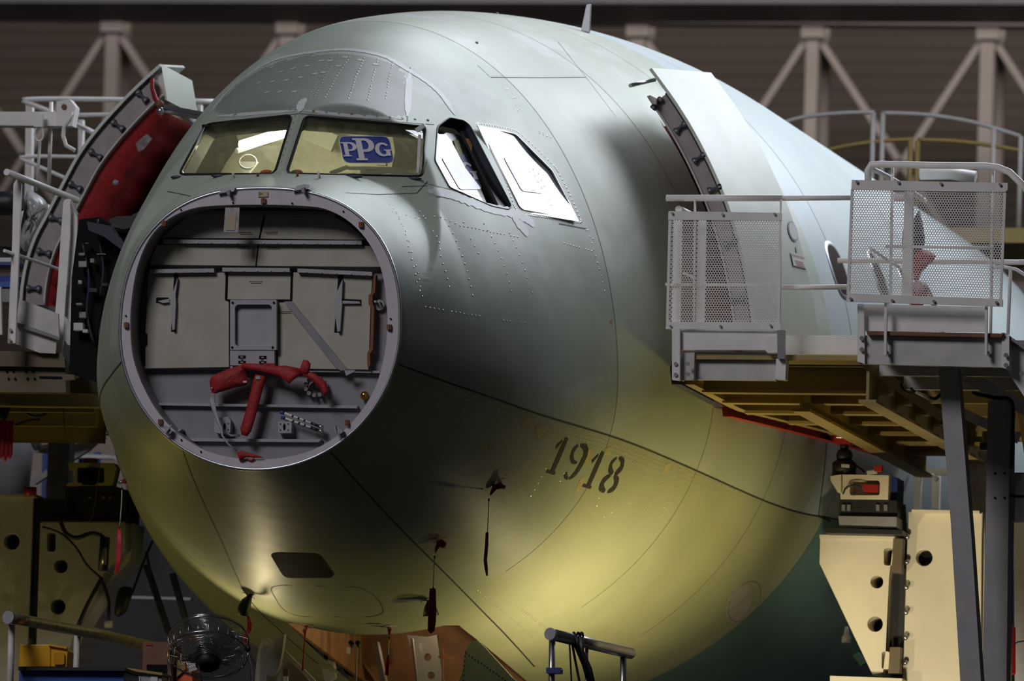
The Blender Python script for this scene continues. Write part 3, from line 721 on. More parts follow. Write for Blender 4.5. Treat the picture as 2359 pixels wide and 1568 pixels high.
MB().ppoly([(519,478),(552,478),(549,535),(515,534)], -.05, .004).build('sleeve', mat('tag_bag', (.42,.40,.39), .3, 0, .15, 30), tg)
MB().ppoly([(524,490),(544,490),(541,530),(521,530)], -.056, .004).build('paper', mat('buff_paper', (.43,.37,.27), .7), tg); MB().ptube([(535,478),(536,472)], 1, -.04).build('tie', M['dark'], tg)
# tiny printed part numbers on the panels
for x, y in ((565,535),(625,534),(560,568),(628,569),(590,648),(655,717)):
    mb = MB()
    for r_ in range(2):
        xx = x-16+r_*4
        while xx < x+14: l = random.uniform(2, 5); mb.prect(xx, y+r_*3.6, xx+l, y+r_*3.6+1.3, .397, .003); xx += l+1.2
    o = mb.build('stamped_part_number', M['dark'], BK); o['kind'] = 'stuff'

DEPTH = 1.0
# ------------------------------------------------------------------ cockpit glazing
for nm_, ky, gm in (('port', 'port_front', 'glassd'), ('star', 'star_front', 'glass')):
    hs = HOLE[ky]; P = [S3(*h)-nrm(*h)*.012 for h in hs]; c = np.mean(P, 0); n_ = nrm(*hit(*np.mean(WIN[ky], 0)))
    g = MB().prism([P], -n_*.018).build('windscreen_pane', M[gm], AC)
    MB().tube([p+n_*.010 for p in P], .011, 8, closed=True).build('rubber_seal', M['black'], g)
    Q = [c+(p-c)*1.0 for p in P]
    MB().grid([[p-n_*.005 for p in P], [p-n_*.11 for p in P]], False, True).build('pane_reveal', M['olive'], g)
for ky in ('port_side1', 'port_side2'):
    hs = HOLE[ky]; P = [S3(*h) for h in hs]; n_ = nrm(*hit(*np.mean(WIN[ky], 0)))
    g = MB().grid([[p+n_*.002 for p in P], [p-n_*.09 for p in P]], False, True).build('side_window_reveal', M['navy'], AC)
    MB().tube([p+n_*.0 for p in P], .006, 6, closed=True).build('window_rim', M['alu'] if ky == 'port_side2' else M['black'], g)
def on_plane(ky, pts, off):
    """pixel outline dropped on the flat pane of a side window, off metres below the skin"""
    P = np.array([S3(*h) for h in HOLE[ky]]); c = P.mean(0); n_ = np.linalg.svd(P-c)[2][2]
    if n_[0] < 0: n_ = -n_
    out = []
    for px, py in pts:
        d = (px-IW/2)/FPX*CR - (py-IH/2)/FPX*CU + CF; t = ((c-n_*off-CC)@n_)/(d@n_); out.append(CC+t*d)
    return out, n_
def pane(ky, pts, off, name, mt, th=.006, par=None):
    P, n_ = on_plane(ky, pts, off); return MB().prism([P], -n_*th).build(name, mt, par or AC)
pane('port_side2', [(1100,288),(1190,305),(1275,390),(1334,510),(1200,488),(1190,478)], .002, 'side_window_film', M['film'])
pane('port_side2', round_poly([(1160,361),(1216,362),(1234,380),(1257,436),(1250,445),(1203,440)], 8), -.002, 'printed_logo_back', M['film2'], .002)
pane('port_side1', [(1000,300),(1012,309),(1027,309),(1038,322),(1116,470),(1036,436),(998,372)], .05, 'side_window_film', M['film'])
pane('port_side1', round_poly([(1017,362),(1050,357),(1110,436),(1060,437)], 8), .046, 'printed_logo_back', M['film2'], .002)
pane('port_side1', [(1000,280),(1090,270),(1190,490),(1100,480),(1000,380)], .12, 'dark_window_interior', M['navy'])
pane('port_side1', [(1022,309),(1028,305),(1060,312),(1122,470),(1114,468),(1038,322)], .065, 'sliding_frame', mat('frame_teal', (.02,.045,.05), .3), .02)
pane('port_side1', [(1064,300),(1082,292),(1176,476),(1168,482),(1152,479),(1112,398)], .03, 'pillar_trim', M['black'], .02)
pane('port_side1', [(1045,322),(1056,323),(1067,356),(1054,356)], .058, 'yellow_sheet', mat('lime_sheet', (.35,.40,.08), .6), .002)
pane('port_side1', [(1073,318),(1080,319),(1088,334),(1087,347)], .028, 'orange_reflector', mat('amber_sheet', (.65,.36,.12), .5), .002)
gb = pane('port_side1', [(1057,356),(1069,356),(1110,431),(1107,435),(1098,434)], .056, 'blue_logo_card', M['logo_blue'], .002)
# letters of the logo
def letterP(n=10):
    o = [(0,0),(.58,0)]+[(.58+.42*math.sin(a), .31-.31*math.cos(a)) for a in np.linspace(0, math.pi, n)]+[(.42,.62),(.42,.91),(.56,.91),(.56,1),(.02,1),(.02,.91),(.15,.91),(.15,.09),(0,.09)]
    i = [(.42,.11),(.54,.11)]+[(.54+.19*math.sin(a), .31-.20*math.cos(a)) for a in np.linspace(0, math.pi, n)]+[(.42,.51)]
    return [o, i[::-1]]
def letterG(n=14):
    a = np.linspace(math.radians(-42), math.radians(-318), n)
    o = [(.5+.5*math.cos(t), .5+.5*math.sin(t)) for t in a]; i = [(.54+.27*math.cos(t), .5+.36*math.sin(t)) for t in a[::-1]]
    o2 = o[:-1]+[(.86,.95),(.95,.95),(.95,.58),(1.05,.58),(1.05,.5),(.56,.5),(.56,.58),(.68,.58),(.68,.80)]+i[1:]
    return [o2]
bd = np.array([S3(*h) for h in HOLE['port_front']]); bc = bd.mean(0); bn = np.linalg.svd(bd-bc)[2][2]
bn = bn if bn@(CC-bc) > 0 else -bn
def onfront(px, py, off):
    d = (px-IW/2)/FPX*CR - (py-IH/2)/FPX*CU + CF; t = ((bc+bn*off-CC)@bn)/(d@bn); return CC+t*d
lg = MB().prism([[onfront(x, y, .006) for x, y in round_poly([(780,314),(895,314),(908,374),(793,374)], 15, 5)]], -bn*.003).build('logo_sticker', M['logo_blue'], AC)
MB().prism([[onfront(x, y, .0045) for x, y in round_poly([(779,313),(896,313),(909,375),(792,375)], 15, 5)]], -bn*.002).build('sticker_border', M['logo_grey'], lg)
for L_, x0, y0, x1, y1 in ((letterP(), 788, 327, 823, 360), (letterP(), 816, 318, 864, 369), (letterG(), 864, 328, 900, 360)):
    lp = [[onfront(x0+(x1-x0)*u+(y0+(y1-y0)*v-344)*.2, y0+(y1-y0)*v, .0085) for u, v in l] for l in L_]
    MB().prism(lp, -bn*.002).build('logo_letter', M['logo_grey'], lg)
P_, n_ = on_plane('port_side1', [(1066+u*30+(v-.5)*18, 373+v*42) for u, v in letterG()[0]], .052)
MB().prism([P_], -n_*.002).build('logo_letter', M['logo_grey'], gb)
# cockpit room
ck = [S3(2.7, p, -.02) for p in np.radians(np.linspace(-10, 190, 40))]
CK = MB().prism([ck], (0, .04, 0)).build('cockpit_rear_wall', M['beige'], AC)
MB().box((-.95,.95,.66),(.95,2.7,.72)).build('cockpit_floor', M['olive'], CK)
mb = MB()
for sg_ in (-1, 1): mb.prism([[(0,.66,1.00),(sg_*.74,1.10,1.02),(sg_*.80,1.5,1.0),(0,1.3,1.04)]], (0,0,-.14))
mb.build('glareshield', M['olive'], CK)
MB().pbar((702,284),(985,305), 30, 1.07, .05, 1.50).build('header_shade_strip', M['dark'], CK)  # dark strips added as the shadow band along the pane tops
MB().pbar((466,300),(676,282), 26, 1.50, .05, 1.07).build('header_shade_strip', M['dark'], CK)
MB().tube([at(557,335,1.9), at(662,303,2.2)], .036, 12).build('lamp_tube', M['tube'], CK)
MB().tube([at(545,348,1.95), at(672,305,2.28)], .02, 8).build('lamp_holder', M['white'], CK)
MB().ppoly([(548,372),(592,372),(572,399),(560,399)], 1.6, .05).build('paper_cup', M['paper'], CK)
MB().tube([at(x, y, 1.6) for x, y in circ(571,372,20,16,16)], .004, 6, closed=True).build('wire_hoop', M['paper'], CK)
for x in (613, 683): MB().puff(smooth_loop([(x-13,400),(x-10,393),(x,390),(x+11,392),(x+14,400)], 3), .62, .03).build('orange_cushion', M['orange'], CK)
for a in ((760,398,800,383),(800,386,900,388),(830,396,905,394),(760,402,820,402)): MB().pbar(a[:2], a[2:], 7, 1.5, .05).build('instrument_cover', M['paper'], CK)
MB().ppoly([(400,405),(440,300),(535,292),(548,330),(520,370),(500,405)], 2.45, .04).build('shade_panel', M['olive'], CK)  # olive panels added to paint the shading seen through both panes
MB().ppoly([(902,300),(962,300),(958,405),(898,405),(910,350)], 2.45, .04).build('shade_panel', M['olive'], CK)
MB().pbar((881,328),(878,380), 22, 2.4, .05).build('seat_back', M['cream'], CK)
MB().pbar((700,300),(770,330), 40, 2.5, .05).build('wall_panel', M['cream'], CK)
MB().pbar((966,310),(962,398), 6, .95, .02).build('curtain_rail', M['paper'], CK)
MB().pbar((958,300),(978,287), 9, .90, .03).build('grab_handle', M['alu'], CK)
lamp('cockpit_work_lamp', 'POINT', tuple(at(640,330,1.6)), (0,0,0), 30, (1,.94,.74), .12)
# bolts, pads and pins around the windscreen
for k in range(10):
    x, y = 722+k*29.3, 256.5+k*2.25; h = hit(x, y); MB().disc(S3(*h), nrm(*h), .009, .004, 10).build('frame_bolt', M['brown'] if k % 3 == 0 else M['grey'], AC)
for k in range(8):
    h = hit(683-k*4.6-3, 268+k*15); MB().disc(S3(*h), nrm(*h), .006, .004, 8).build('frame_bolt', M['grey'], AC)
for x, y, w_ in ((408,409,15),(505,406,19),(813,408,24),(953,412,20)):
    h = hit(x, y); MB().ball(S3(*h)+nrm(*h)*.004, 1, 14, 6, (w_*.0029, .012, .012)).build('rubber_stop', M['navy'], AC)
for x, y in ((540,410),(737,410)):
    h = hit(x, y); MB().tube([S3(*h), S3(*h)+np.array((-.01,-.02,.04))], .008, 8).build('white_pin', M['paper'], AC)
for x, y in ((594,406),(685,406)):
    h = hit(x, y); MB().tube([S3(*h), S3(*h)+nrm(*h)*.025], [.009,.006], 8).build('bolt_pin', M['brown'], AC)
h = hit(662, 322)
# stencilled number, painted freehand strokes
Z8 = lambda x, y: (900+x/2.359, 850+y/2.359)
def stroke(pts, wid, par):
    q = smooth_loop([Z8(*p) for p in pts], 5, False) if len(pts) > 2 else [Z8(pts[0][0]+(pts[1][0]-pts[0][0])*t, pts[0][1]+(pts[1][1]-pts[0][1])*t) for t in np.linspace(0, 1, 6)]
    wv = np.interp(np.linspace(0, 1, len(q)), np.linspace(0, 1, len(wid)), wid)
    strip_on(hits(q), [x*.0023 for x in wv], .0022, 'stencil_stroke', M['stencil'], AC)
for dx, dy in ((0,0),(196,76)):
    stroke([(957+dx,372+dy),(877+dx,556+dy)], [22,30,30,26], AC); stroke([(846+dx,553+dy),(892+dx,567+dy)], [10,10], AC); stroke([(896+dx,428+dy),(932+dx,388+dy)], [14,8], AC)
stroke([(1030,412),(1056,428),(1058,462),(1036,512),(1002,566),(968,596)], [7,24,28,30,24,8], AC)
stroke([(1018,412),(994,440),(983,474),(990,502),(1012,508)], [8,20,20,14,6], AC); stroke([(953,562),(950,580),(962,596)], [14,16,8], AC)
stroke([(1228,482),(1200,510),(1192,545),(1206,566)], [6,16,22,12], AC); stroke([(1240,482),(1258,498),(1252,536),(1228,562),(1216,572)], [8,20,24,20,10], AC)
stroke([(1196,574),(1158,604),(1144,640),(1162,664)], [10,26,26,10], AC); stroke([(1214,578),(1226,606),(1212,644),(1178,666)], [10,26,26,10], AC)
M['dab_yellow'] = mat('yellow_primer_dab', (.50,.45,.20), .5, 0, .1, 20)
M['dab_lilac'] = mat('bare_metal_patch', (.47,.43,.40), .5, 0, .1, 10)
for x, y, r1, r2, mt in ((1212,975,10,14,'dab_yellow'),(1247,993,15,16,'dab_yellow'),(1352,1055,8,26,'dab_yellow'),(1337,1115,6,20,'dab_yellow'),(1400,1040,8,10,'dab_yellow'),(1537,1078,7,13,'dab_yellow'),(1125,1030,14,11,'dab_yellow'),
                         (1158,1100,26,20,'dab_lilac'),(1018,1246,34,28,'dab_lilac'),(1702,1388,26,48,'dab_lilac')):
    skin_poly(circ(x, y, r1, r2, 14, .45), .0013, 'primer_dab', M[mt], AC, k=1)
skin_poly(round_poly([(622,1275),(640,1272),(735,1275),(770,1322),(762,1330),(655,1330)], 14), .003, 'dark_air_inlet', M['dark'], AC)
def loop_strip(px, wd, mt, name='panel_outline'):
    q = hits(densify(px, 2)); strip_on(q+[q[0]], wd, .002, name, mt, AC)
loop_strip(round_poly([(620,1352),(650,1347),(830,1352),(868,1372),(888,1410),(860,1420),(690,1420),(650,1405)], 22), .008, M['joint_soft'])
loop_strip(circ(1715, 1385, 30, 52, 20, .55), .004, M['joint_soft'])
loop_strip([(1405,741),(1411,736),(1410,748)], .004, M['redtag'], 'warning_triangle')
M['cabin_glass'] = mat('dark_window', (.05,.035,.03), .25)
# cabin windows behind the door
for ds in (0, 1.06, 2.12, 3.18):
    s0, p0 = hit(1931, 622); s0 += ds
    def lp(a, b, off): return [S3(s0+a*math.copysign(abs(math.cos(t))**.8, math.cos(t)), p0+b*math.copysign(abs(math.sin(t))**.8, math.sin(t))/float(rad(s0, p0)))+nrm(s0, p0)*off for t in np.linspace(0, 2*math.pi, 29)[:-1]]
    G = [lp(.16,.225,.002), lp(.145,.205,.010), lp(.13,.185,.006)]
    f = MB().grid(G, True, True).build('cabin_window_frame', M['alu'], AC)
    MB().grid([lp(.134*k, .19*k, .007) for k in (1,.75,.5,.25,.02)], True, True).build('dark_pane', M['cabin_glass'], f)
# blade antenna on the crown
h = hit(1349, 74); yb = h[0]
MB().ppoly([(1338,72),(1351,10),(1361,9),(1358,76)], yb, .03).build('blade_antenna', M['alu'], AC, .006)
for x, y in ((1098,99),(1145,32)): h = hit(x, y); MB().ball(S3(*h), .012, 8, 6).build('roof_stud', M['grey'], AC)

# ------------------------------------------------------------------ open doors
M['door_skin'] = skinmat('primer_door', (.52,.56,.49), (.47,.51,.43), (.60,.62,.58), .4)
M['edge'] = mat('door_edge_paint', (.30,.265,.27), .45, 0, .08, 12)
def bowtie(c, d, l, wd, Y, par, mt):
    d = np.array(d, float)/np.linalg.norm(d); n_ = np.array((-d[1], d[0])); o = []
    for t, w_ in ((-1,.75),(-.9,1),(-.6,1),(-.3,.55),(0,.42),(.3,.55),(.6,1),(.9,1),(1,.75)): o.append(np.array(c)+d*t*l+n_*w_*wd)
    o += [2*np.array(c)-p for p in o]
    f = MB().ppoly([tuple(p) for p in o], Y-.03, .03).build('latch_fitting', mt, par, .004)
    for k in (-.72, .72): MB().disc(at(*(np.array(c)+d*k*l), Y-.028), (0,-1,0), .010, .008, 8).build('pin', M['grey'], f)
def make_door(label_side, outer_px, thick, Y, aft, sgn, fits, skinm):
    O = [at(x, y, Y) for x, y in smooth_loop(outer_px, 3, False)]
    N_ = []
    for i in range(len(O)):
        t = O[min(i+1, len(O)-1)]-O[max(i-1, 0)]; n2 = np.array((t[2], 0, -t[0])); n2 /= np.linalg.norm(n2)
        if n2[0]*sgn < 0: n2 = -n2
        N_.append(n2)
    dr = MB(); fl = .21
    G0 = [[p+n_*0 for p, n_ in zip(O, N_)], [p+n_*fl*.5+np.array((0,aft*.5,0)) for p, n_ in zip(O, N_)], [p+n_*fl+np.array((0,aft,0)) for p, n_ in zip(O, N_)]]
    G1 = [[p-n_*.022 for p, n_ in zip(r_, N_)] for r_ in G0]
    dr.grid(G0, True); dr.grid(G1, True)
    for r0, r1 in ((G0[0], G1[0]), (G0[-1], G1[-1])): dr.grid([r0, r1], False)
    dr.grid([[r[0] for r in G0], [r[0] for r in G1]], False); dr.grid([[r[-1] for r in G0], [r[-1] for r in G1]], False)
    D = dr.build('cabin_door', skinm, AC); D['label'] = label_side
    k0 = 4 if sgn > 0 else 2
    E0 = [[p-n_*.030 for p, n_ in zip(r_, N_)][k0:] for r_ in (G0[0], G0[-1])]; E1 = [[p-n_*thick for p, n_ in zip(r_, N_)][k0:] for r_ in (G0[0], G0[-1])]
    for r_ in (E0, E1): r_[0] = [p+np.array((0,.03,0)) for p in r_[0]]; r_[1] = [p-np.array((0,.06,0)) for p in r_[1]]
    b_ = MB(); b_.grid([E0[0], E1[0]], False); b_.grid([E1[0], E1[1]], True); b_.grid([E1[1], E0[1]], False)
    for k in (0, -1): b_.add([E0[0][k], E1[0][k], E1[1][k], E0[1][k]], [(0,1,2,3)])
    b_.build('door_frame', M['edge'], D)
    MB().tube([p-n_*.026+np.array((0,.01,0)) for p, n_ in zip(O, N_)][k0:], .008, 6).build('door_seal', M['black'], D)
    MB().tube([p-n_*(thick-.01)+np.array((0,.02,0)) for p, n_ in zip(O, N_)][k0:], .008, 6).build('edge_bead', M['whited'], D)
    for (x, y), d in fits: bowtie((x, y), d, 17, 7.5, Y+.03, D, M['navy'])
    return D, O, N_, G0
pd, O_, N_, G_ = make_door('port cabin door, pale green, swung out beside the mesh guard', [(1501,156),(1530,195),(1562,240),(1600,302),(1640,380),(1678,470),(1705,560),(1725,650),(1738,740),(1742,800)], .155, 4.2, 1.25, 1,
    [((1513,238),(-12,14)),((1567,293),(-13,11)),((1610,363),(-14,9)),((1646,434),(-15,5)),((1683,560),(-15,4)),((1697,690),(-15,1))], M['door_skin'])
MB().grid([[p-n_*.17+np.array((0,.05,0)) for p, n_ in zip(O_, N_)][6:], [p-n_*.20+np.array((0,.3,0)) for p, n_ in zip(O_, N_)][6:], [p+n_*.01+np.array((0,1.1,0)) for p, n_ in zip(O_, N_)][6:]], True).build('red_lining', M['red'], pd)
def door_pt(px, py, off=.004):
    """drop a pixel on the outer face of the port door"""
    d = (px-IW/2)/FPX*CR - (py-IH/2)/FPX*CU + CF; best = None
    for j in range(2):
        for i in range(len(O_)-1):
            a, b, c = G_[j][i], G_[j+1][i], G_[j][i+1]; n_ = np.cross(b-a, c-a); n_ /= np.linalg.norm(n_)
            if n_[0] < 0: n_ = -n_
            t = ((a-CC)@n_)/(d@n_); p = CC+t*d
            q = p-a; u = (q@(b-a))/((b-a)@(b-a)); v = (q@(c-a))/((c-a)@(c-a))
            e = max(0, -u, u-1)+max(0, -v, v-1)
            if best is None or e < best[0]: best = (e, p+n_*off)
    return best[1]
el = [(1825+13*math.cos(t)*.85-9*math.sin(t)*-.35, 533+23*math.sin(t)+5*math.cos(t)) for t in np.linspace(0, 6.283, 25)[:-1]]
c_ = np.array((1825.,533.))
MB().grid([[door_pt(*(c_+(np.array(p)-c_)*k), .006) for p in el] for k in (1, .82)], True, True).build('porthole_rim', M['grey'], pd)
MB().add([door_pt(*(c_+(np.array(p)-c_)*.85), .008) for p in el], [tuple(range(24))]).build('porthole', mat('porthole_white', (.95,.95,.97), .25), pd)
MB().grid([[door_pt(1831,567,.006), door_pt(1834,567,.006)], [door_pt(1833,582,.006), door_pt(1836,582,.006)]], False).build('handle_slot', M['alu'], pd)
pl = MB().add([door_pt(x, y, .008) for x, y in ((1819,580),(1850,589),(1858,620),(1826,612))], [(0,1,2,3)]).build('danger_placard', M['paper'], pd)
text_mesh('DANGER', lambda x, y: door_pt(1836+x*.95, 592+y+x*.28, .011), 7.5, M['redpaint'], 'placard_heading', pl)
for k in range(3): MB().add([door_pt(1828+k*2+a, 600+k*5+a*.28+b, .011) for a, b in ((0,0),(20,0),(20,1.4),(0,1.4))], [(0,1,2,3)]).build('placard_line', M['redpaint'], pl)
hi_ = MB(); hi_.tube([at(1452,197,3.9), at(1480,190,4.1), at(1508,184,4.25)], .014, 8); hi_.build('door_stay', M['alu'], pd)
MB().ppoly([(1490,222),(1497,219),(1512,226),(1511,240),(1500,238)], 4.15, .12).build('hinge_fairing', M['whited'], pd)
sd_, O2, N2, G2 = make_door('starboard cabin door, its edge fittings and red lining facing the nose', [(366,148),(319,191),(274,236),(223,293),(178,354),(137,430),(105,492),(77,545),(57,605),(47,660),(44,700)], .185, 4.2, 1.25, -1,
    [((326,221),(13,13)),((270,288),(14,10)),((219,355),(14,9)),((172,428),(14,8)),((128,503),(15,5)),((100,580),(15,4)),((76,663),(15,1))], M['door_skin'])
R0 = [p-n_*.185+np.array((0,.06,0)) for p, n_ in zip(O2, N2)]; k1 = 3
ex = [(.05+.14*math.sin(math.pi*min(1, max(0, (i-1)/(len(O2)-6)))))+.02*math.sin(i*2.1) for i in range(len(O2))]
G = [R0[k1:], [p-n_*e*.7+np.array((0,.02,0)) for p, n_, e in zip(R0, N2, ex)][k1:], [p-n_*e+np.array((0,.16,0)) for p, n_, e in zip(R0, N2, ex)][k1:], [p-n_*e*1.0+np.array((0,1.0,0)) for p, n_, e in zip(R0, N2, ex)][k1:]]
MB().grid(G, True).build('red_lining', M['red'], sd_)
MB().pflat([(352,180),(350,200),(357,225),(366,240),(368,262)], [4,5,6,6,5], 4.15, .05).build('red_hinge_cover', M['red'], sd_)
MB().ppoly([(366,148),(371,147),(381,205),(386,232),(372,226),(364,178)], 4.25, .9).build('upper_lip', M['door_skin'], sd_)
for a, b in (((372,244),(474,263)), ((375,254),(468,272))): MB().pbar(a, b, 9, 3.9, .06, 3.3).build('door_arm', M['alu'], sd_)
MB().ball(at(368, 240, 3.88), .03, 10, 8).build('hinge_joint', M['brown'], sd_); MB().ball(at(370, 256, 3.86), .03, 10, 8).build('hinge_joint', M['steel'], sd_)
MB().ball(at(266, 421, 4.1), .022, 10, 8).build('inner_knob', M['grey'], sd_)
MB().ppoly([(312,330),(338,308),(348,318),(330,342),(318,348)], 4.0, .03).build('clear_sleeve', M['acetate'], sd_)

# ------------------------------------------------------------------ nose gear bay and its doors
BY = MB(); BY.box((-.68,6.2,-1.9),(.68,6.26,-.7)); BY.box((-.72,3.55,-.75),(.72,6.25,-.7))
for x_ in (-.70, .67): BY.prism([[(x_,3.55,-1.60),(x_,6.2,-1.84),(x_,6.2,-.7),(x_,3.55,-.7)]], (.03,0,0))
GB = BY.build('gear_bay_liner', M['bay'], AC)
lamp('gear_bay_lamp', 'POINT', (.05, 4.9, -1.3), (0,0,0), 7, (1,.72,.40), .1)
MB().pbar((863,1478),(884,1580), 12, 4.8, .08).build('strut', M['steel'], GB)
MB().ppoly([(938,1462),(985,1466),(1006,1462),(1022,1580),(968,1580)], 5.6, .08, [circ(985,1513,9,9,12)[::-1], circ(993,1555,9,9,12)[::-1]]).build('pierced_beam', M['alu'], GB)
MB().pbar((948,1470),(960,1575), 5, 5.5, .03).build('beam_flange', M['chrome'], GB)
for x in (700, 745, 800): MB().pbar((x,1470),(x+70,1570), 8, 6.1, .05).build('wall_stiffener', M['bay'], GB)
for pts in ([(745,1478),(752,1500),(772,1520),(778,1545)], [(790,1505),(792,1530),(782,1545),(770,1535)], [(1018,1470),(1022,1510),(1020,1570)], [(1010,1512),(1045,1516)]): MB().ptube(pts, 2.5, 5.6).build('pipe', M['black'] if pts[0][0] < 1000 else M['brown'], GB)
MB().ppoly([(738,1530),(768,1512),(772,1560),(750,1575)], 5.4, .06).build('bracket', M['greyl'], GB)
for k in range(3): MB().ball(at(743+k*6, 1483+k*13, 5.5), .03, 8, 6).build('fitting', M['steel'], GB)
MB().prect(786, 1490, 800, 1504, 5.6, .1).build('junction_box', M['greyl'], GB)
gdp = MB().ppoly(smooth_loop([(1060,1600),(1066,1545),(1072,1505),(1080,1485),(1094,1474),(1108,1482),(1140,1516),(1180,1560),(1215,1600)], 3), 3.55, .035).build('gear_door', mat('gear_door_pale', (.52,.58,.55), .4, .1, .05, 4), AC)
for i in range(14):
    t = i/13; x, y = 1078+t*90, 1492+t*62+8; MB().disc(at(x-4, y+4, 3.549), (0,-1,0), .005, .003, 6).build('screw', M['dark'], gdp)
for i in range(7): MB().disc(at(1072-i*.8, 1500+i*11, 3.549), (0,-1,0), .005, .003, 6).build('screw', M['dark'], gdp)
gds = MB().ppoly([(585,1600),(590,1530),(596,1490),(606,1472),(616,1468),(632,1484),(630,1492),(618,1486),(612,1500),(608,1540),(608,1600)], 3.5, .03).build('gear_door', M['cream'], AC)
MB().ppoly([(597,1600),(601,1500),(607,1485),(617,1488),(613,1520),(611,1600)], 3.47, .03).build('door_web', M['grey'], gds)
MB().ppoly([(636,1460),(655,1460),(650,1500),(642,1540),(632,1555),(620,1557),(614,1550),(617,1500),(628,1492)], 3.40, .06).build('hinge_arm', M['grey'], gds)
MB().ppoly([(651,1500),(720,1575),(720,1600),(612,1600),(622,1560),(640,1555),(648,1530)], 3.6, .03).build('inner_sheet', M['cream'], gds)
MB().pbar((653,1500),(728,1575), 9, 3.5, .03).build('door_rim', M['creamst'], gds)
MB().prect(653, 1540, 664, 1557, 3.45, .02).build('brush_head', M['card'], gds); MB().prect(652, 1557, 663, 1580, 3.45, .02).build('brush_handle', M['paper'], gds)

# ------------------------------------------------------------------ probe covers and streamers under the nose
def probe(label, px, py, body, string, ribbon, rw, Yoff=-.06, boot=False):
    h = hit(px, py); p = S3(*h); n_ = nrm(*h); Y = h[0]+Yoff
    t = thing('probe_cover', label, 'streamer', p, 'red streamers and covers on the nose probes')
    MB().disc(p, n_, .05, .004, 16).build('base_plate', M['dab_lilac'], t)
    MB().tube([p, p+n_*.05+np.array((0,-.02,0))], [.014,.010], 8).build('probe', M['steel'], t)
    if body:
        if boot: MB().pflat(body[0], body[1], Y, .035).build('black_boot', M['black'], t)
        else: MB().puff(body, Y, .03).build('red_cap', M['red'], t)
    if string:
        MB().ptube(string, 1.1, Y).build('string', M['paper'], t)
        for q in (string[0], string[-1]): MB().ptube([q, (q[0], q[1]+6)], 2, Y).build('crimp', M['black'], t)
    if ribbon: MB().pflat(ribbon, rw, Y, .003).build('ribbon', M['redtag'], t)
    return t
probe('red probe cap with thin streamer, the highest one below the stencilled number', 1152, 1114, [(1136,1116),(1150,1112),(1166,1118),(1164,1124),(1150,1126),(1136,1130),(1130,1142),(1128,1136)], [(1126,1148),(1125,1185),(1123,1225)], [(1122,1226),(1121,1255),(1118,1290),(1120,1308),(1122,1326)], [3.5,4,4,4,2])
probe('red probe cap on a pale round patch with broad streamer, beside the belly seam', 1016, 1246, [(1006,1246),(1018,1241),(1029,1250),(1026,1262),(1016,1260),(1005,1262),(1003,1275),(1000,1268)], [(1001,1280),(999,1320),(998,1352)], [(997,1355),(996,1390),(995,1430),(993,1452),(991,1458)], [7,9,9.5,8,2])
probe('black boot with twisted red ribbon hanging at the left of the belly', 573, 1372, ([(577,1372),(568,1385),(562,1400),(558,1418)], [5,12,14,12]), None, [(572,1418),(575,1436),(574,1450),(566,1464),(565,1484)], [3,5,6,5,2], boot=True)
probe('black boot half hidden behind the broad red streamer', 988, 1382, ([(990,1384),(991,1398),(993,1418)], [6,14,19]), None, None, 0, boot=True)
probe('thin orange ribbon hanging from the left belly drain', 706, 1440, [(701,1440),(710,1440),(708,1450),(704,1452)], None, [(703,1450),(701,1480),(699,1510),(697,1545)], [3,1.5,1.5,3])
probe('orange tag on a wire hanging from the right belly drain', 897, 1443, [(893,1446),(902,1446),(901,1462),(895,1462)], [(897,1466),(895,1490),(895,1508)], [(895,1512),(893,1530),(891,1555)], [3,5,5])
probe('red cap and long streamer at the left flank above the cable clutter', 290, 1106, [(281,1106),(290,1102),(296,1108),(290,1114),(284,1113)], [(281,1122),(280,1160),(276,1212)], [(275,1216),(275,1250),(273,1290),(268,1320)], [4,6.5,6.5,5], -.1)
dn = thing('drain_line', 'pair of white cords hanging from the middle of the belly', 'cord', at(820, 1476, 3.3))
for pts in ([(815,1466),(818,1520),(820,1600)], [(826,1466),(822,1520),(820,1600)]): MB().ptube(pts, 1, 3.3).build('cord', M['paper'], dn)
for x in (808, 824): MB().puff(smooth_loop([(x-6,1480),(x,1474),(x+7,1480),(x+3,1492)], 3), 3.3, .02).build('black_clip', M['black'], dn)

M['leg'] = mat('warm_grey_leg', (.40,.385,.385), .5, 0, .05, 5)
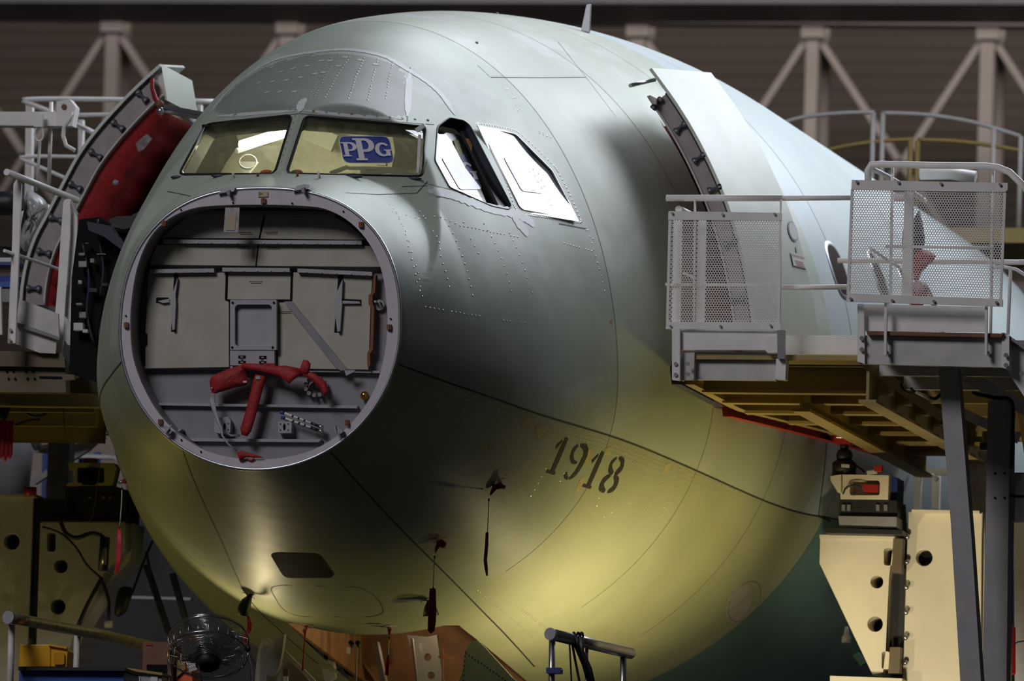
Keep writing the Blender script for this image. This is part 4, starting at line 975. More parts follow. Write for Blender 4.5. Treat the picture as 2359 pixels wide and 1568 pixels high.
# ------------------------------------------------------------------ perforated guards
def perforated(quad, Y, name, parent, pitch, hole, th=.003):
    """plate with rows of round holes, quad in px: tl, tr, br, bl"""
    tl, tr, br, bl = [np.array(p, float) for p in quad]
    wpx = (np.linalg.norm(tr-tl)+np.linalg.norm(br-bl))/2; hpx = (np.linalg.norm(bl-tl)+np.linalg.norm(br-tr))/2
    nx = int(wpx/pitch); ny = int(hpx/(pitch*.866)); dx = 1/nx; dy = 1/ny
    k = np.arange(12); ang = np.radians(30*k)
    R_ = 1/math.sqrt(3)
    hexr = np.where(k % 2 == 1, R_, .5)                      # hexagon cell: corners at 30, 90 ... ; edge middles between
    V = []; F = []
    def mp(u, v):
        u = np.clip(u, 0, 1); v = np.clip(v, 0, 1)
        p = (tl[None]*((1-u)*(1-v))[:, None]+tr[None]*(u*(1-v))[:, None]+br[None]*(u*v)[:, None]+bl[None]*((1-u)*v)[:, None])
        d = (p[:, :1]-IW/2)/FPX*CR - (p[:, 1:]-IH/2)/FPX*CU + CF
        return CC+((Y-CC[1])/d[:, 1])[:, None]*d
    for j in range(ny):
        for i in range(nx):
            cu = (i+.5+(.25 if j % 2 else -.25))*dx; cv = (j+.5)*dy
            ou = cu+hexr*np.cos(ang)*dx; ov = cv+hexr*np.sin(ang)*dy/.866
            hu = cu+hole/2*np.cos(ang)*dx; hv = cv+hole/2*np.sin(ang)*dy/.866
            a = mp(ou, ov); b = mp(hu, hv); c = b+np.array((0,th,0)); o = len(V)
            V += list(a)+list(b)+list(c)
            for q in range(12):
                r = (q+1) % 12
                F.append((o+q, o+r, o+12+r, o+12+q)); F.append((o+12+q, o+12+r, o+24+r, o+24+q))
    me = bpy.data.meshes.new(name); me.from_pydata([tuple(p) for p in V], [], F); me.materials.append(M['white'])
    o = bpy.data.objects.new(name, me); C.objects.link(o); attach(o, parent); return o
def rail(mb, pts, rpx, Y, n=10): return mb.ptube(smooth_loop(pts, 4, False) if len(pts) > 2 else pts, rpx, Y, n)
def bolt(x, y, Y, par, r=.014): MB().disc(at(x, y, Y), (0,-1,0), r, .012, 8).build('bolt', M['steel'], par)

g1 = thing('mesh_guard', 'smaller perforated white guard panel in front of the open port door', 'guard', at(1668, 760, 2.6))
perforated([(1545,506),(1797,507),(1793,743),(1538,742)], 2.6, 'perforated_sheet', g1, 5.95, .76)
for pts in ([(1540,486),(1800,490),(1800,508),(1539,506)], [(1535,741),(1797,742),(1797,760),(1533,757)]): MB().ppoly(pts, 2.59, .02).build('flange', M['white'], g1)
for pts in ([(1540,505),(1546,505),(1540,743),(1534,743)], [(1795,505),(1800,505),(1796,743),(1791,743)]): MB().ppoly(pts, 2.595, .012).build('side_edge', M['white'], g1)
for x, y in ((1549,491),(1665,494),(1785,493),(1545,751),(1660,751),(1776,750)): bolt(x, y, 2.585, g1, .009)
r1 = thing('platform_railing', 'straight white tube railing of the port work platform behind the smaller mesh guard', 'railing', at(1700, 760, 2.7))
rail(MB(), [(1535,456),(1802,456)], 7.5, 2.7).build('top_rail', M['white'], r1); rail(MB(), [(1776,457),(1965,455)], 6, 2.75).build('extension_rail', M['white'], r1)
rail(MB(), [(1533,655),(1800,657)], 3.6, 2.7).build('mid_rail', M['white'], r1); rail(MB(), [(1795,662),(1960,661)], 6, 2.75).build('mid_extension_rail', M['white'], r1)
rail(MB(), [(1563,481,2.75),(1592,495,3.2)], 8, 2.75).build('stub_rail', M['white'], r1)
for x0, x1, y0 in ((1550,1567,490),(1606,1623,490)): MB().ppoly([(x0+2,y0),(x1+2,y0),(x1-3,760),(x0-3,760)], 2.72, .05).build('post', M['white'], r1)
for x in (1601, 1799): rail(MB(), [(x,460),(x-3,770)], 2.6, 2.68).build('thin_post', M['white'], r1)
MB().pbar((1573,627),(1600,640), 6, 2.75, .03).build('stay', M['white'], r1)
# platform one
W1 = thing('port_work_platform', 'white-fronted yellow steel work platform beside the port door', 'platform', (3.2, 3.2, FLOOR))
def w1(name, pts, Y, d, m_='white'): return MB().ppoly(pts, Y, d).build(name, M[m_], W1)
w1('toe_plate', [(1550,758),(1800,760),(1800,812),(1770,813),(1762,806),(1550,806)], 2.62, .03)
w1('leg_plate', [(1548,758),(1566,758),(1566,876),(1548,874)], 2.58, .04); w1('side_toe_plate', [(1802,772),(1990,772),(1990,816),(1802,815)], 2.9, .04)
w1('joint_plate', [(1764,773),(1792,774),(1792,812),(1768,812),(1762,806)], 2.58, .02)
w1('grey_stop', [(1790,760),(1806,760),(1806,826),(1791,826)], 2.55, .06, 'grey'); w1('fascia', [(1600,814),(1790,816),(1787,876),(1600,874)], 2.7, .05, 'whited')
w1('fascia_edge', [(1598,808),(1795,812),(1795,818),(1600,815)], 2.66, .06, 'grey'); w1('end_bracket', [(1788,826),(1811,828),(1809,874),(1786,872)], 2.6, .1)
w1('mid_bracket', [(1566,812),(1600,812),(1598,876),(1566,876)], 2.64, .06, 'whited')
w1('brown_board', [(1566,806),(1592,808),(1590,816),(1566,814)], 2.7, .1, 'card')
for y0, x0, x1 in ((822,1610,1638),(822,1656,1735),(823,1745,1770)): w1('slot', [(x0,y0),(x1,y0),(x1,y0+1.5),(x0,y0+1.5)], 2.695, .01, 'dark')
for x, y in ((1557,838),(1557,863),(1585,838),(1585,862)): bolt(x, y, 2.58, W1)
XR = at(1985, 800, 1.65)[0]-.05
zd = at(1700, 812, 2.6)[2]; xl = at(1550, 870, 2.6)[0]
zb_ = at(1700, 878, 2.6)[2]
def edge_x(Y): return max(xl, float(spl(SW, Y))+.07)
ysd = np.arange(2.66, 8.3, .35)
MB().prism([[(edge_x(y), y, zd-.04) for y in ysd]+[(XR, 8.2, zd-.04), (XR, 2.66, zd-.04)]], (0,0,.035)).build('deck', M['yellowb'], W1)
for y in (3.05, 3.75, 4.45, 5.15, 5.85, 6.55, 7.3):
    x0 = edge_x(y)+.12; f = MB(); f.box((x0, y, zb_-.02), (XR, y+.018, zd-.045)); f.box((x0, y-.05, zb_-.035), (XR, y+.07, zb_-.015)); f.build('cross_beam', M['yellowb'], W1)
for x in (2.95, XR-.12): 
    f = MB(); y0 = 3.4 if x < 3 else 2.75; f.box((x, y0, zb_-.10), (x+.02, 8.1, zd-.05)); f.box((x-.05, y0, zb_-.12), (x+.07, 8.1, zb_-.10)); f.build('long_beam', M['yellowb'], W1)
def edge_strip(y0, y1, nm_, mt, z0, z1, ox=0.):
    q = np.arange(y0, y1+.01, .3); MB().grid([[(edge_x(y)-.015+ox, y, z1) for y in q], [(edge_x(y)-.03+ox, y, (z0+z1)/2) for y in q], [(edge_x(y)-.015+ox, y, z0) for y in q], [(edge_x(y)+.05+ox, y, z0) for y in q]], False).build(nm_, mt, W1)
edge_strip(2.64, 4.4, 'rubber_bumper', M['navy'], zb_-.02, zd-.02)
edge_strip(4.4, 7.6, 'red_edge_guard', M['redpaint'], zb_-.06, zd-.06)
edge_strip(2.64, 7.9, 'yellow_edge_plate', M['yellowb'], zb_-.02, zd-.05, .09)
MB().ppoly([(1888,846),(1916,850),(1912,856),(1902,854),(1898,859),(1890,852)], 5, .01).build('rust_mark', M['brown'], W1)
MB().box((XR-.2, 7.7, FLOOR), (XR-.02, 7.9, zb_-.03)).build('support_column', M['whited'], W1); MB().box((XR-.2, 7.0, FLOOR), (XR-.02, 7.18, zb_-.03)).build('support_column', M['whited'], W1)
# platform two
W2 = thing('outer_work_platform', 'white steel outer platform with grey legs carrying the larger mesh guard', 'platform', at(2150, 1560, 2.0)*np.array((1,1,0))+np.array((0,0,FLOOR)))
def w2(name, pts, Y, d, m_='white', holes=()): return MB().ppoly(pts, Y, d, holes).build(name, M[m_], W2)
w2('toe_board', [(1984,700),(2274,706),(2270,764),(1984,762)], 1.62, .03); w2('deck_edge', [(1996,762),(2312,768),(2306,777),(1998,771)], 1.55, .06, 'card')
w2('fascia', [(1976,772),(2312,778),(2308,846),(1980,838),(1975,832)], 1.6, .05, 'whited'); w2('end_plate', [(1975,700),(1990,700),(1992,838),(1975,832)], 1.57, .03)
w2('corner_plate', [(2308,770),(2325,772),(2325,850),(2307,846)], 1.58, .08); w2('return_fascia', [(2320,805),(2380,812),(2380,945),(2318,850)], 1.7, .05)
w2('return_deck_edge', [(2306,766),(2314,766),(2380,808),(2380,820)], 1.6, .12, 'grey')
for x, y in ((1986,779),(1986,805),(2318,818),(2318,841),(2354,860)): bolt(x, y, 1.56, W2, .016)
for x in (2040, 2272): w2('rail_socket', [(x-3,700),(x+3,700),(x+2,818),(x-4,818)], 1.52, .03); [bolt(x+4, y, 1.58, W2, .012) for y in (783, 812)]
x0 = at(1985, 800, 1.65)[0]; x1 = at(2312, 800, 1.65)[0]; z1_ = at(2100, 775, 1.6)[2]; z0_ = at(2100, 840, 1.6)[2]
MB().box((x0, 1.68, z1_-.05), (x1+1.5, 8, z1_-.01)).build('deck', M['grey'], W2)
for y in (2.3, 3.2, 4.1, 5.0, 6.0): MB().box((x0, y, z0_), (x1+1.4, y+.05, z1_-.06)).build('cross_beam', M['yellowb'] if y > 4 else M['whited'], W2)
for a, b, wd in (((1995,838),(2170,960),22),((2200,850),(2420,975),30),((2195,940),(2345,1010),22)): MB().pbar(a, b, wd, 2.1, .05, 4.3).build('brace', M['whited'] if a[0] > 2000 else M['yellowb'], W2)
w2('slanted_leg', [(2162,846),(2206,846),(2238,1240),(2262,1600),(2214,1600),(2190,1200)], 1.95, .14, 'leg')
w2('upright_leg', [(2276,922),(2327,922),(2318,1600),(2262,1600)], 2.6, .16, 'leg')
for x, y in ((2314,1090),(2292,1090),(2314,1146),(2292,1146)): MB().disc(at(x, y, 2.595), (0,-1,0), .008, .004, 8).build('leg_hole', M['dark'], W2)
w2('side_beam', [(2324,1088),(2380,1088),(2380,1200),(2322,1200)], 2.65, .1, 'leg'); w2('side_beam_web', [(2324,1140),(2380,1140),(2380,1144),(2322,1144)], 2.64, .02, 'dark')
g2 = thing('mesh_guard', 'larger perforated white guard panel on the outer work platform', 'guard', at(2130, 700, 1.5))
perforated([(1962,436),(2316,440),(2306,690),(1953,676)], 1.5, 'perforated_sheet', g2, 6.05, .76)
for pts in ([(1962,414),(2321,421),(2321,436),(2316,442),(1961,437)], [(1952,675),(2305,688),(2310,690),(2310,706),(1949,694)]): MB().ppoly(pts, 1.49, .02).build('flange', M['white'], g2)
for pts in ([(1960,436),(1966,436),(1957,677),(1950,677)], [(2312,438),(2318,438),(2308,692),(2302,692)]): MB().ppoly(pts, 1.495, .012).build('side_edge', M['white'], g2)
for x, y in ((1974,419),(2070,420),(2168,423),(2304,425),(1960,688),(2056,692),(2152,694),(2296,697)): bolt(x, y, 1.485, g2, .010)
r2 = thing('platform_railing', 'bent white tube railing with rounded corners around the outer work platform', 'railing', at(2100, 770, 1.7))
MB().ptube([(2000,416,1.7),(1999,392,1.7),(2006,380,1.7),(2030,378,1.7),(2150,381,1.7),(2270,382,1.7),(2300,386,1.7),(2325,396,1.7),(2350,420,1.7),(2380,455,1.7)], 8, 1.7).build('top_rail', M['white'], r2)
rail(MB(), [(2004,386,1.8),(2060,415,2.6),(2130,462,4.2)], 6, 2).build('returning_rail', M['white'], r2)
for x in (2056, 2288): rail(MB(), [(x,385),(x-6,770)], 3.5, 1.75).build('post', M['white'], r2)
rail(MB(), [(2040,568),(2290,570)], 3.5, 1.7).build('mid_rail', M['white'], r2); rail(MB(), [(2005,572,1.8),(2070,615,3)], 3.5, 2).build('returning_mid_rail', M['white'], r2)
MB().ppoly([(2084,440),(2102,440),(2100,690),(2076,690)], 2.6, .06).build('far_post', M['white'], r2)
rail(MB(), [(1930,600),(2160,602),(2380,604)], 6, 4.5).build('rear_rail', M['white'], r2)
MB().ptube([(2280,618,2.4),(2310,614,2.4),(2340,620,2.4),(2380,645,2.4)], 4, 2.4).build('side_rail', M['white'], r2); rail(MB(), [(2328,618),(2322,770)], 4, 2.4).build('side_post', M['white'], r2)
rail(MB(), [(2060,455),(2100,453)], 9, 3.0).build('end_tube', M['white'], r2)
fb = thing('hanging_covers', 'navy jacket over red cloth bundle hanging behind the larger mesh guard', 'cloth', at(2110, 680, 3.2))
MB().puff(smooth_loop([(2080,530),(2098,520),(2112,490),(2120,490),(2130,540),(2128,570),(2110,590),(2095,605),(2080,590)], 3), 3.2, .12, noise=.01).build('navy_jacket', mat('navy_cloth', (.015,.018,.06), .7, bump=.4), fb)
MB().puff(smooth_loop([(2105,582),(2132,575),(2156,590),(2140,610),(2125,625),(2112,650),(2105,640)], 3), 3.15, .10, noise=.01).build('red_cloth', M['red'], fb)
MB().puff(smooth_loop([(2100,660),(2110,648),(2128,650),(2138,668),(2130,700),(2100,708)], 3), 3.1, .08, noise=.01).build('red_bag', M['red'], fb); MB().puff(smooth_loop([(2104,655),(2112,646),(2126,652),(2134,664),(2118,676),(2106,670)], 3), 3.0, .03).build('pink_sheet', mat('pink_sheet', (.6,.32,.33), .5), fb)
cbk = thing('cable_bundle', 'black cable clipped under the outer work platform', 'cable', at(2200, 900, 2.3))
rail(MB(), [(2075,882),(2080,895),(2092,905),(2105,902),(2098,893)], 3, 3).build('coil', M['black'], cbk); rail(MB(), [(2140,915),(2155,918),(2170,905)], 4, 3).build('short_tail', M['black'], cbk)
rail(MB(), [(2240,905,2.4),(2290,916,2.4),(2330,925,2.55),(2332,1000,2.55),(2328,1080,2.55)], 5, 2.5).build('long_run', M['black'], cbk); rail(MB(), [(2110,902),(2142,918)], 4, 3).build('conduit', M['whited'], cbk)

# curved yellow and white guard rails of a far platform
hp = thing('curved_guard_rail', 'double curved pale and yellow guard rail behind the right mesh guard', 'railing', at(2100, 420, 18.5))
for pts, r, m_ in (([(1800,284),(1850,270),(1930,261),(2015,258)], 5, 'whited'), ([(2030,260),(2130,264),(2240,281),(2352,314)], 5, 'whited'), ([(1880,352),(1950,336),(2030,325),(2102,321)], 5, 'yellowb'), ([(2114,322),(2200,325),(2290,336),(2380,352)], 5, 'yellowb')): rail(MB(), pts, r, 18.5).build('rail', M[m_], hp)
for x, y0, m_ in ((2012,260,'whited'),(2034,262,'whited'),(2098,320,'yellowb'),(2114,324,'yellowb'),(2290,296,'whited'),(2352,314,'whited')): (lambda p: MB().tube([p, (p[0], p[1], at(2100, 530, 18.5)[2])], .022, 8).build('post', M[m_], hp))(at(x, y0, 18.5))
xa, xb = at(1800, 300, 18.5)[0], at(2500, 300, 18.5)[0]; zh_ = at(2100, 530, 18.5)[2]
MB().box((xa, 18.3, zh_-.12), (xb, 20.2, zh_)).build('deck', M['yellowb'], hp)
for x_ in (xa, xb-.2): MB().box((x_, 19.0, FLOOR), (x_+.2, 19.2, zh_-.12)).build('support_column', M['whited'], hp)
tag(MB().tube([at(2120,400,10), at(2190,399,10), at(2248,408,10)], .045, 12).build('pipe_run', M['whited']), 'short pale pipe lying behind the right mesh guard', 'pipe')

# ------------------------------------------------------------------ jacks and cream stands
def stand(sgn, label, Y, br, brh, slots, col, colhole, rails, cap):
    t = thing('jacking_stand', label, 'stand', at(np.mean([p[0] for p in col]), 1568, Y)*np.array((1,1,0))+np.array((0,0,FLOOR)))
    zf = FLOOR
    MB().ppoly(br, Y, .26, [circ(x, y, r, r, 18)[::-1] for x, y, r in brh]+[rrect(*s_, 6)[::-1] for s_ in slots]).build('bracket', M['creamst'] if sgn > 0 else M['whited'], t, .006)
    MB().ppoly([(p[0]+(4 if sgn > 0 else -2), p[1]+2) for p in br], Y+.27, .02).build('bracket_back_plate', M['dark'], t)
    MB().ppoly(col, Y+.1, .55, [circ(*colhole, 18)[::-1]]).build('column', M['creamst'] if sgn > 0 else M['whited'], t, .006)
    MB().ppoly([(colhole[0]-30,colhole[1]-30),(colhole[0]+30,colhole[1]-30),(colhole[0]+30,colhole[1]+30),(colhole[0]-30,colhole[1]+30)], Y+.2, .02).build('column_inner_plate', M['dark'], t)
    lo, hi = at(col[-1][0]+4, 1600, Y+.1), at(col[-2][0]-4, 1600, Y+.1)
    MB().box((min(lo[0], hi[0]), Y+.1, zf), (max(lo[0], hi[0]), Y+.65, max(lo[2], hi[2]))).build('column_base', M['creamst'] if sgn > 0 else M['whited'], t)
    MB().ppoly(rails, Y+.12, .3).build('guide_rail', M['black'], t)
    if cap: MB().ppoly(cap, Y+.02, .7).build('top_cap', M['creamst'] if sgn > 0 else M['whited'], t)
    return t
ls = stand(1, 'cream-yellow jacking stand with round holes at the right of the belly', 6.2, [(1890,1230),(2066,1234),(2058,1250),(2048,1330),(2040,1500),(2034,1548),(2010,1553),(1888,1297)], [(2020,1340,15),(2016,1437,18)], [(2036,1262,2056,1302),(2031,1500,2050,1541)],
    [(2092,1178),(2264,1180),(2262,1240),(2258,1600),(2078,1600)], (2129,1284,19,19), [(2062,1222),(2088,1222),(2082,1600),(2052,1600),(2058,1300)], [(2100,1173),(2256,1176),(2256,1181),(2100,1180)])
MB().ppoly([(2246,1178),(2268,1184),(2268,1600),(2258,1600)], 6.35, .5).build('column_side', M['creamst'], ls)
for k in range(6): MB().ball(at(2090-k*.9, 1236+k*58, 6.25), .02, 10, 6).build('bolt_head', M['steel'], ls)
MB().ppoly([(2058,1240),(2080,1240),(2076,1320),(2054,1318)], 6.15, .1).build('slide_block', M['brownbeam'], ls); MB().ppoly([(2050,1490),(2074,1490),(2072,1550),(2046,1550)], 6.15, .1).build('slide_block', M['brownbeam'], ls)
MB().ppoly([(1912,1556),(2078,1562),(2078,1600),(1912,1600)], 6.1, .5).build('lower_table', M['creamst'], ls)
MB().ppoly([(1888,1231),(2066,1235),(2062,1242),(1888,1240)], 6.19, .3).build('top_lip', M['creamst'], ls)
jk = thing('positioning_jack', 'black screw jack with red cradle and cream housing holding the port flank', 'jack', at(1990, 1230, 6.3))
jx = lambda nm_, pts, Y, d, m_, h=(): MB().ppoly(pts, Y, d, h).build(nm_, M[m_], jk, .003)
jx('cradle', [(1886,962),(1948,962),(1952,984),(1966,990),(1970,1004),(1958,1022),(1918,1020),(1912,1004),(1898,998),(1888,984)], 6.1, .14, 'redpaint')
jx('clamp', [(1924,984),(1956,984),(1980,990),(1982,1006),(1960,1010),(1926,1008)], 6.05, .1, 'steel'); MB().pbar((1975,998),(2040,999), 3, 6.1, .02).build('clamp_rod', M['steel'], jk); MB().pbar((1985,1013),(2015,1014), 3, 6.1, .02).build('clamp_rod', M['steel'], jk)
jx('cradle_label', [(1916,972),(1932,972),(1932,982),(1916,981)], 6.08, .02, 'whited')
MB().tube([at(1945,1018,6.2), at(1945,1036,6.2)], .03, 14).build('screw', M['black'], jk); MB().tube([at(1945,1036,6.2), at(1945,1048,6.2), at(1945,1062,6.2)], [.045,.06,.05], 16).build('screw_collar', M['black'], jk)
MB().tube([at(1945,1060,6.2), at(1945,1066,6.2), at(1944,1096,6.2)], [.06,.085,.085], 20).build('jack_body', M['black'], jk); jx('jack_label', [(1938,1068),(1957,1069),(1957,1077),(1938,1076)], 6.1, .01, 'whited')
jx('housing', [(1936,1092),(2048,1094),(2046,1150),(1936,1149)], 6.1, .3, 'creamst', [rrect(1958,1106,2026,1140,5)[::-1]]); jx('housing_wing', [(1912,1096),(1938,1092),(1938,1135),(1930,1134),(1914,1108)], 6.08, .2, 'creamst')
jx('housing_back', [(1950,1100),(2036,1102),(2036,1146),(1950,1145)], 6.25, .05, 'whited'); jx('motor', [(1984,1114),(2024,1116),(2022,1134),(1990,1132)], 6.08, .1, 'redpaint')
jx('blue_drive', [(2046,1096),(2068,1100),(2066,1160),(2040,1150)], 6.2, .25, 'bluepaint'); jx('gearbox', [(1934,1150),(2066,1152),(2068,1190),(1932,1188)], 6.12, .35, 'black'); jx('gearbox_foot', [(1931,1188),(2066,1190),(2066,1216),(1934,1215)], 6.08, .4, 'grey')
jx('slide_plate', [(1902,1214),(2078,1220),(2078,1232),(1902,1228)], 6.05, .5, 'black')
for x in (1943, 1955, 2022, 2040): MB().prect(x-4, 1162, x+4, 1176, 6.1, .02).build('connector', M['alu'], jk)
rail(MB(), [(1968,1070),(1982,1078),(1992,1088)], 2, 6.2).build('cable', M['black'], jk); rail(MB(), [(1942,1138),(1950,1122),(1970,1118),(1984,1122)], 2, 6.05).build('cable', M['black'], jk)
jx('sensor', [(1996,1084),(2018,1082),(2022,1090),(1998,1094)], 6.1, .05, 'whited'); jx('red_button', [(2012,1072),(2032,1072),(2032,1086),(2014,1086)], 6.1, .05, 'redpaint')
ll = stand(-1, 'dull white jacking stand with round holes at the left of the belly', 6.2, [(93,1203),(288,1203),(288,1270),(238,1322),(178,1432),(158,1500),(150,1600),(80,1600)], [(140,1304,16),(133,1397,18)], [(108,1227,128,1270)],
    [(-60,1140),(78,1140),(60,1600),(-60,1600)], (27,1247,18,18), [(76,1150),(94,1160),(86,1470),(58,1470)], [(-60,1136),(82,1138),(80,1144),(-60,1142)])
MB().ppoly([(288,1200),(310,1205),(300,1290),(250,1345),(190,1440),(178,1432),(238,1322),(288,1270)], 6.3, .3).build('bracket_side', M['whited'], ll)
rail(MB(), [(235,1330),(205,1385),(180,1440)], 5, 6.1).build('hose', M['black'], ll)
jl = thing('positioning_jack', 'black positioning block with yellow frame under the starboard flank', 'jack', at(220, 1203, 6.2))
MB().ppoly([(156,1065),(262,1066),(268,1078),(258,1120),(152,1120),(156,1112),(168,1112),(172,1082),(160,1082)], 6.1, .12, [rrect(178,1076,240,1112,5)[::-1]]).build('yellow_frame', mat('faded_yellow', (.42,.38,.13), .5), jl)
MB().ppoly([(172,1072),(248,1072),(248,1116),(172,1116)], 6.24, .02).build('frame_back', M['grey'], jl)
MB().ppoly([(152,1120),(262,1118),(285,1126),(292,1140),(288,1200),(92,1200),(84,1160),(112,1148),(150,1150)], 6.1, .4).build('drive_block', M['black'], jl)
MB().tube([at(208,1056,6.25), at(208,1066,6.25)], .05, 16).build('red_pad', M['redpaint'], jl); MB().tube([at(208,1086,6.12), at(206,1118,6.12)], .055, 14).build('dark_motor', M['dark'], jl)
for x in (206, 238, 252): MB().prect(x-3, 1142, x+4, 1148, 6.09, .02).build('connector', M['card'], jl)
rail(MB(), [(205,1200),(215,1180),(228,1090),(230,1066)], 1.2, 6.0).build('thin_wire', M['card'], jl)
cl = thing('cable_clutter', 'black cables and pneumatic cylinder slung across the left jacking stand', 'cable', at(200, 1400, 6.0))
rail(MB(), [(135,1185),(150,1225),(175,1238),(210,1228),(230,1232),(240,1240)], 5, 6.05).build('thick_hose', M['black'], cl); rail(MB(), [(98,1213),(140,1228),(175,1260),(200,1300),(232,1330)], 2.5, 6.05).build('thin_hose', M['black'], cl)
MB().tube([at(242,1237,6.0), at(237,1314,6.0)], .036, 12).build('cylinder', M['navy'], cl); MB().tube([at(241,1262,5.97), at(239,1300,5.97)], .02, 10).build('sight_glass', M['steel'], cl)
rail(MB(), [(352,1245),(332,1290),(310,1350),(290,1400)], 3, 5.8).build('diagonal_hose', M['black'], cl); rail(MB(), [(337,1270),(360,1380),(380,1440)], 3, 5.9).build('long_hose', M['black'], cl)
MB().puff(smooth_loop([(275,1355),(300,1352),(305,1365),(290,1410),(268,1420),(264,1400)], 3), 5.9, .06).build('dark_pouch', M['black'], cl)
MB().tube([at(250,1430,5.9), at(250,1445,5.9)], .03, 12).build('regulator', M['whited'], cl)
rail(MB(), [(232,1330),(250,1380),(250,1430)], 4, 5.95).build('drop_hose', M['black'], cl)
for a, b in (((395,1320),(432,1450)),((335,1300),(388,1460))): MB().pbar(a, b, 12, 7.2, .06).build('rear_strut', M['grey'], cl)

# ------------------------------------------------------------------ left work platform
W3 = thing('starboard_work_platform', 'white and brown steel work platform below the open starboard door', 'platform', (-4.0, 3.4, FLOOR))
def w3(name, pts, Y, d, m_='white'): return MB().ppoly(pts, Y, d).build(name, M[m_], W3)
w3('side_plate', [(44,688),(108,712),(134,722),(136,776),(90,762),(38,744)], 3.0, .03, 'whited'); w3('side_plate_lower', [(38,752),(130,785),(128,814),(90,812),(36,792)], 3.0, .03, 'whited')
w3('handrail_strip', [(36,741),(138,776),(136,783),(36,750)], 2.96, .03, 'grey')
w3('front_beam', [(-60,806),(148,812),(150,846),(-60,842)], 3.05, .1, 'brownbeam'); w3('splice_beam', [(-60,842),(150,846),(152,904),(-60,902)], 3.1, .12, 'brownbeam')
for x in (16, 31, 60, 76): MB().disc(at(x, 855, 3.095), (0,-1,0), .009, .006, 8).build('bolt', M['dark'], W3); MB().disc(at(x+4, 872, 3.095), (0,-1,0), .009, .006, 8).build('bolt', M['dark'], W3)
w3('slot', [(90,866),(142,867),(142,871),(90,870)], 3.09, .02, 'dark'); w3('yellow_beam', [(-60,904),(165,905),(226,912),(228,937),(-60,933)], 3.6, .12, 'yellowb')
w3('rear_beam', [(150,850),(228,855),(226,908),(152,904)], 3.8, .1, 'brownbeam'); w3('corner_lug', [(142,862),(172,862),(172,874),(145,876)], 3.04, .03, 'brownbeam')
w3('yellow_strut', [(150,830),(160,830),(180,866),(172,870)], 3.2, .05, 'yellowb'); w3('bumper_pad', smooth_loop([(146,796),(152,792),(162,800),(200,850),(203,856),(196,861),(182,862),(176,858),(146,820)], 3), 3.0, .10, 'black')
w3('white_wedge', [(148,728),(166,750),(166,800),(160,800),(146,780)], 3.1, .05, 'whited'); w3('crossbar', [(190,764),(224,764),(224,769),(190,769)], 4.0, .04)
xr = at(150, 850, 3.1)[0]; z3 = at(100, 812, 3.1)[2]; lx = lambda y: min(xr-.05, -float(spl(SW, y))-.08)
MB().prism([[(lx(y), y, z3-.05) for y in np.arange(3.12, 7.6, .4)]+[(xr-3, 7.5, z3-.05), (xr-3, 3.12, z3-.05)]], (0,0,.05)).build('deck', M['brownbeam'], W3)
for y in (4.2, 5.2, 6.4): MB().box((xr-3, y, z3-.3), (lx(y), y+.06, z3-.05)).build('cross_beam', M['yellowb'], W3)
for x_ in (-2.9, -1.2): MB().box((xr+x_, 7.25, FLOOR), (xr+x_+.16, 7.4, z3-.05)).build('support_column', M['whited'], W3)
rl = thing('platform_railing', 'white flat-post railing with sloping tubes at the left picture edge', 'railing', at(90, 790, 2.9))
MB().ptube([(15,396,2.6),(95,428,3.1),(178,461,3.6)], 8, 3).build('top_tube', M['white'], rl); MB().ptube([(10,577,2.7),(90,604,3.1),(169,631,3.6)], 4, 3).build('mid_tube', M['white'], rl)
MB().ppoly([(31,424),(39,410),(49,424),(44,560),(35,790),(17,790),(28,560)], 2.8, .03).build('flat_post', M['white'], rl); MB().ppoly([(146,464),(152,458),(162,458),(161,540),(150,700),(142,828),(118,828),(134,640),(140,540)], 3.2, .03).build('flat_post', M['white'], rl)
MB().ppoly([(162,462),(177,494),(176,600),(168,760),(150,728),(156,560)], 3.26, .03).build('post_flange', M['white'], rl)
MB().ppoly([(-10,660),(2,660),(4,770),(-10,770)], 2.7, .03).build('flat_post', M['white'], rl); MB().pbar((163,463),(178,495), 5, 3.2, .03).build('latch_bar', M['steel'], rl)
for x, y in ((25,760),(24,784),(133,795),(133,821)): bolt(x, y, 2.79 if x < 100 else 3.19, rl, .011)
for k in range(9): MB().tube([at(x, y, 3.15) for x, y in circ(156-k*.5, 660+k*8, 2.2, 4.5, 10)], .0022, 5, closed=True).build('chain_link', M['navy'], rl)
dk = thing('hinge_mechanism', 'dark hinge machinery filling the gap between starboard door and fuselage', 'mechanism', at(200, 850, 2.35))
MB().ppoly([(182,505),(232,500),(262,520),(300,505),(318,500),(300,548),(262,625),(238,690),(224,760),(222,880),(160,860),(165,640)], 2.35, .04).build('doorway_shade_sheet', M['dark'], dk)  # black sheet stands in for the shade of the open doorway
MB().ppoly([(250,505),(270,498),(300,497),(318,488),(326,492),(318,520),(285,528),(258,522)], 2.1, .1).build('hinge_housing', M['black'], dk)
MB().ppoly([(200,510),(255,520),(285,560),(280,575),(240,545),(204,530)], 2.15, .08).build('hinge_arm', M['navy'], dk)
for x, y, w_, h_, m_ in ((190,608,20,14,'steel'),(184,650,10,9,'steel'),(188,585,14,6,'grey'),(212,600,10,10,'grey'),(182,700,14,5,'grey'),(190,725,16,14,'grey'),(180,752,22,18,'whited'),(196,762,12,8,'whited'),(214,668,20,10,'black'),(200,560,9,4,'chrome'),(233,585,22,2,'chrome'),(223,536,4,4,'chrome'),(260,541,4,4,'chrome'),(270,522,40,4,'card'),(240,655,16,8,'black'),(186,720,8,2,'chrome')):
    MB().prect(x-w_/2, y-h_/2, x+w_/2, y+h_/2, 2.25, .06).build('small_fitting', M[m_], dk, .004)
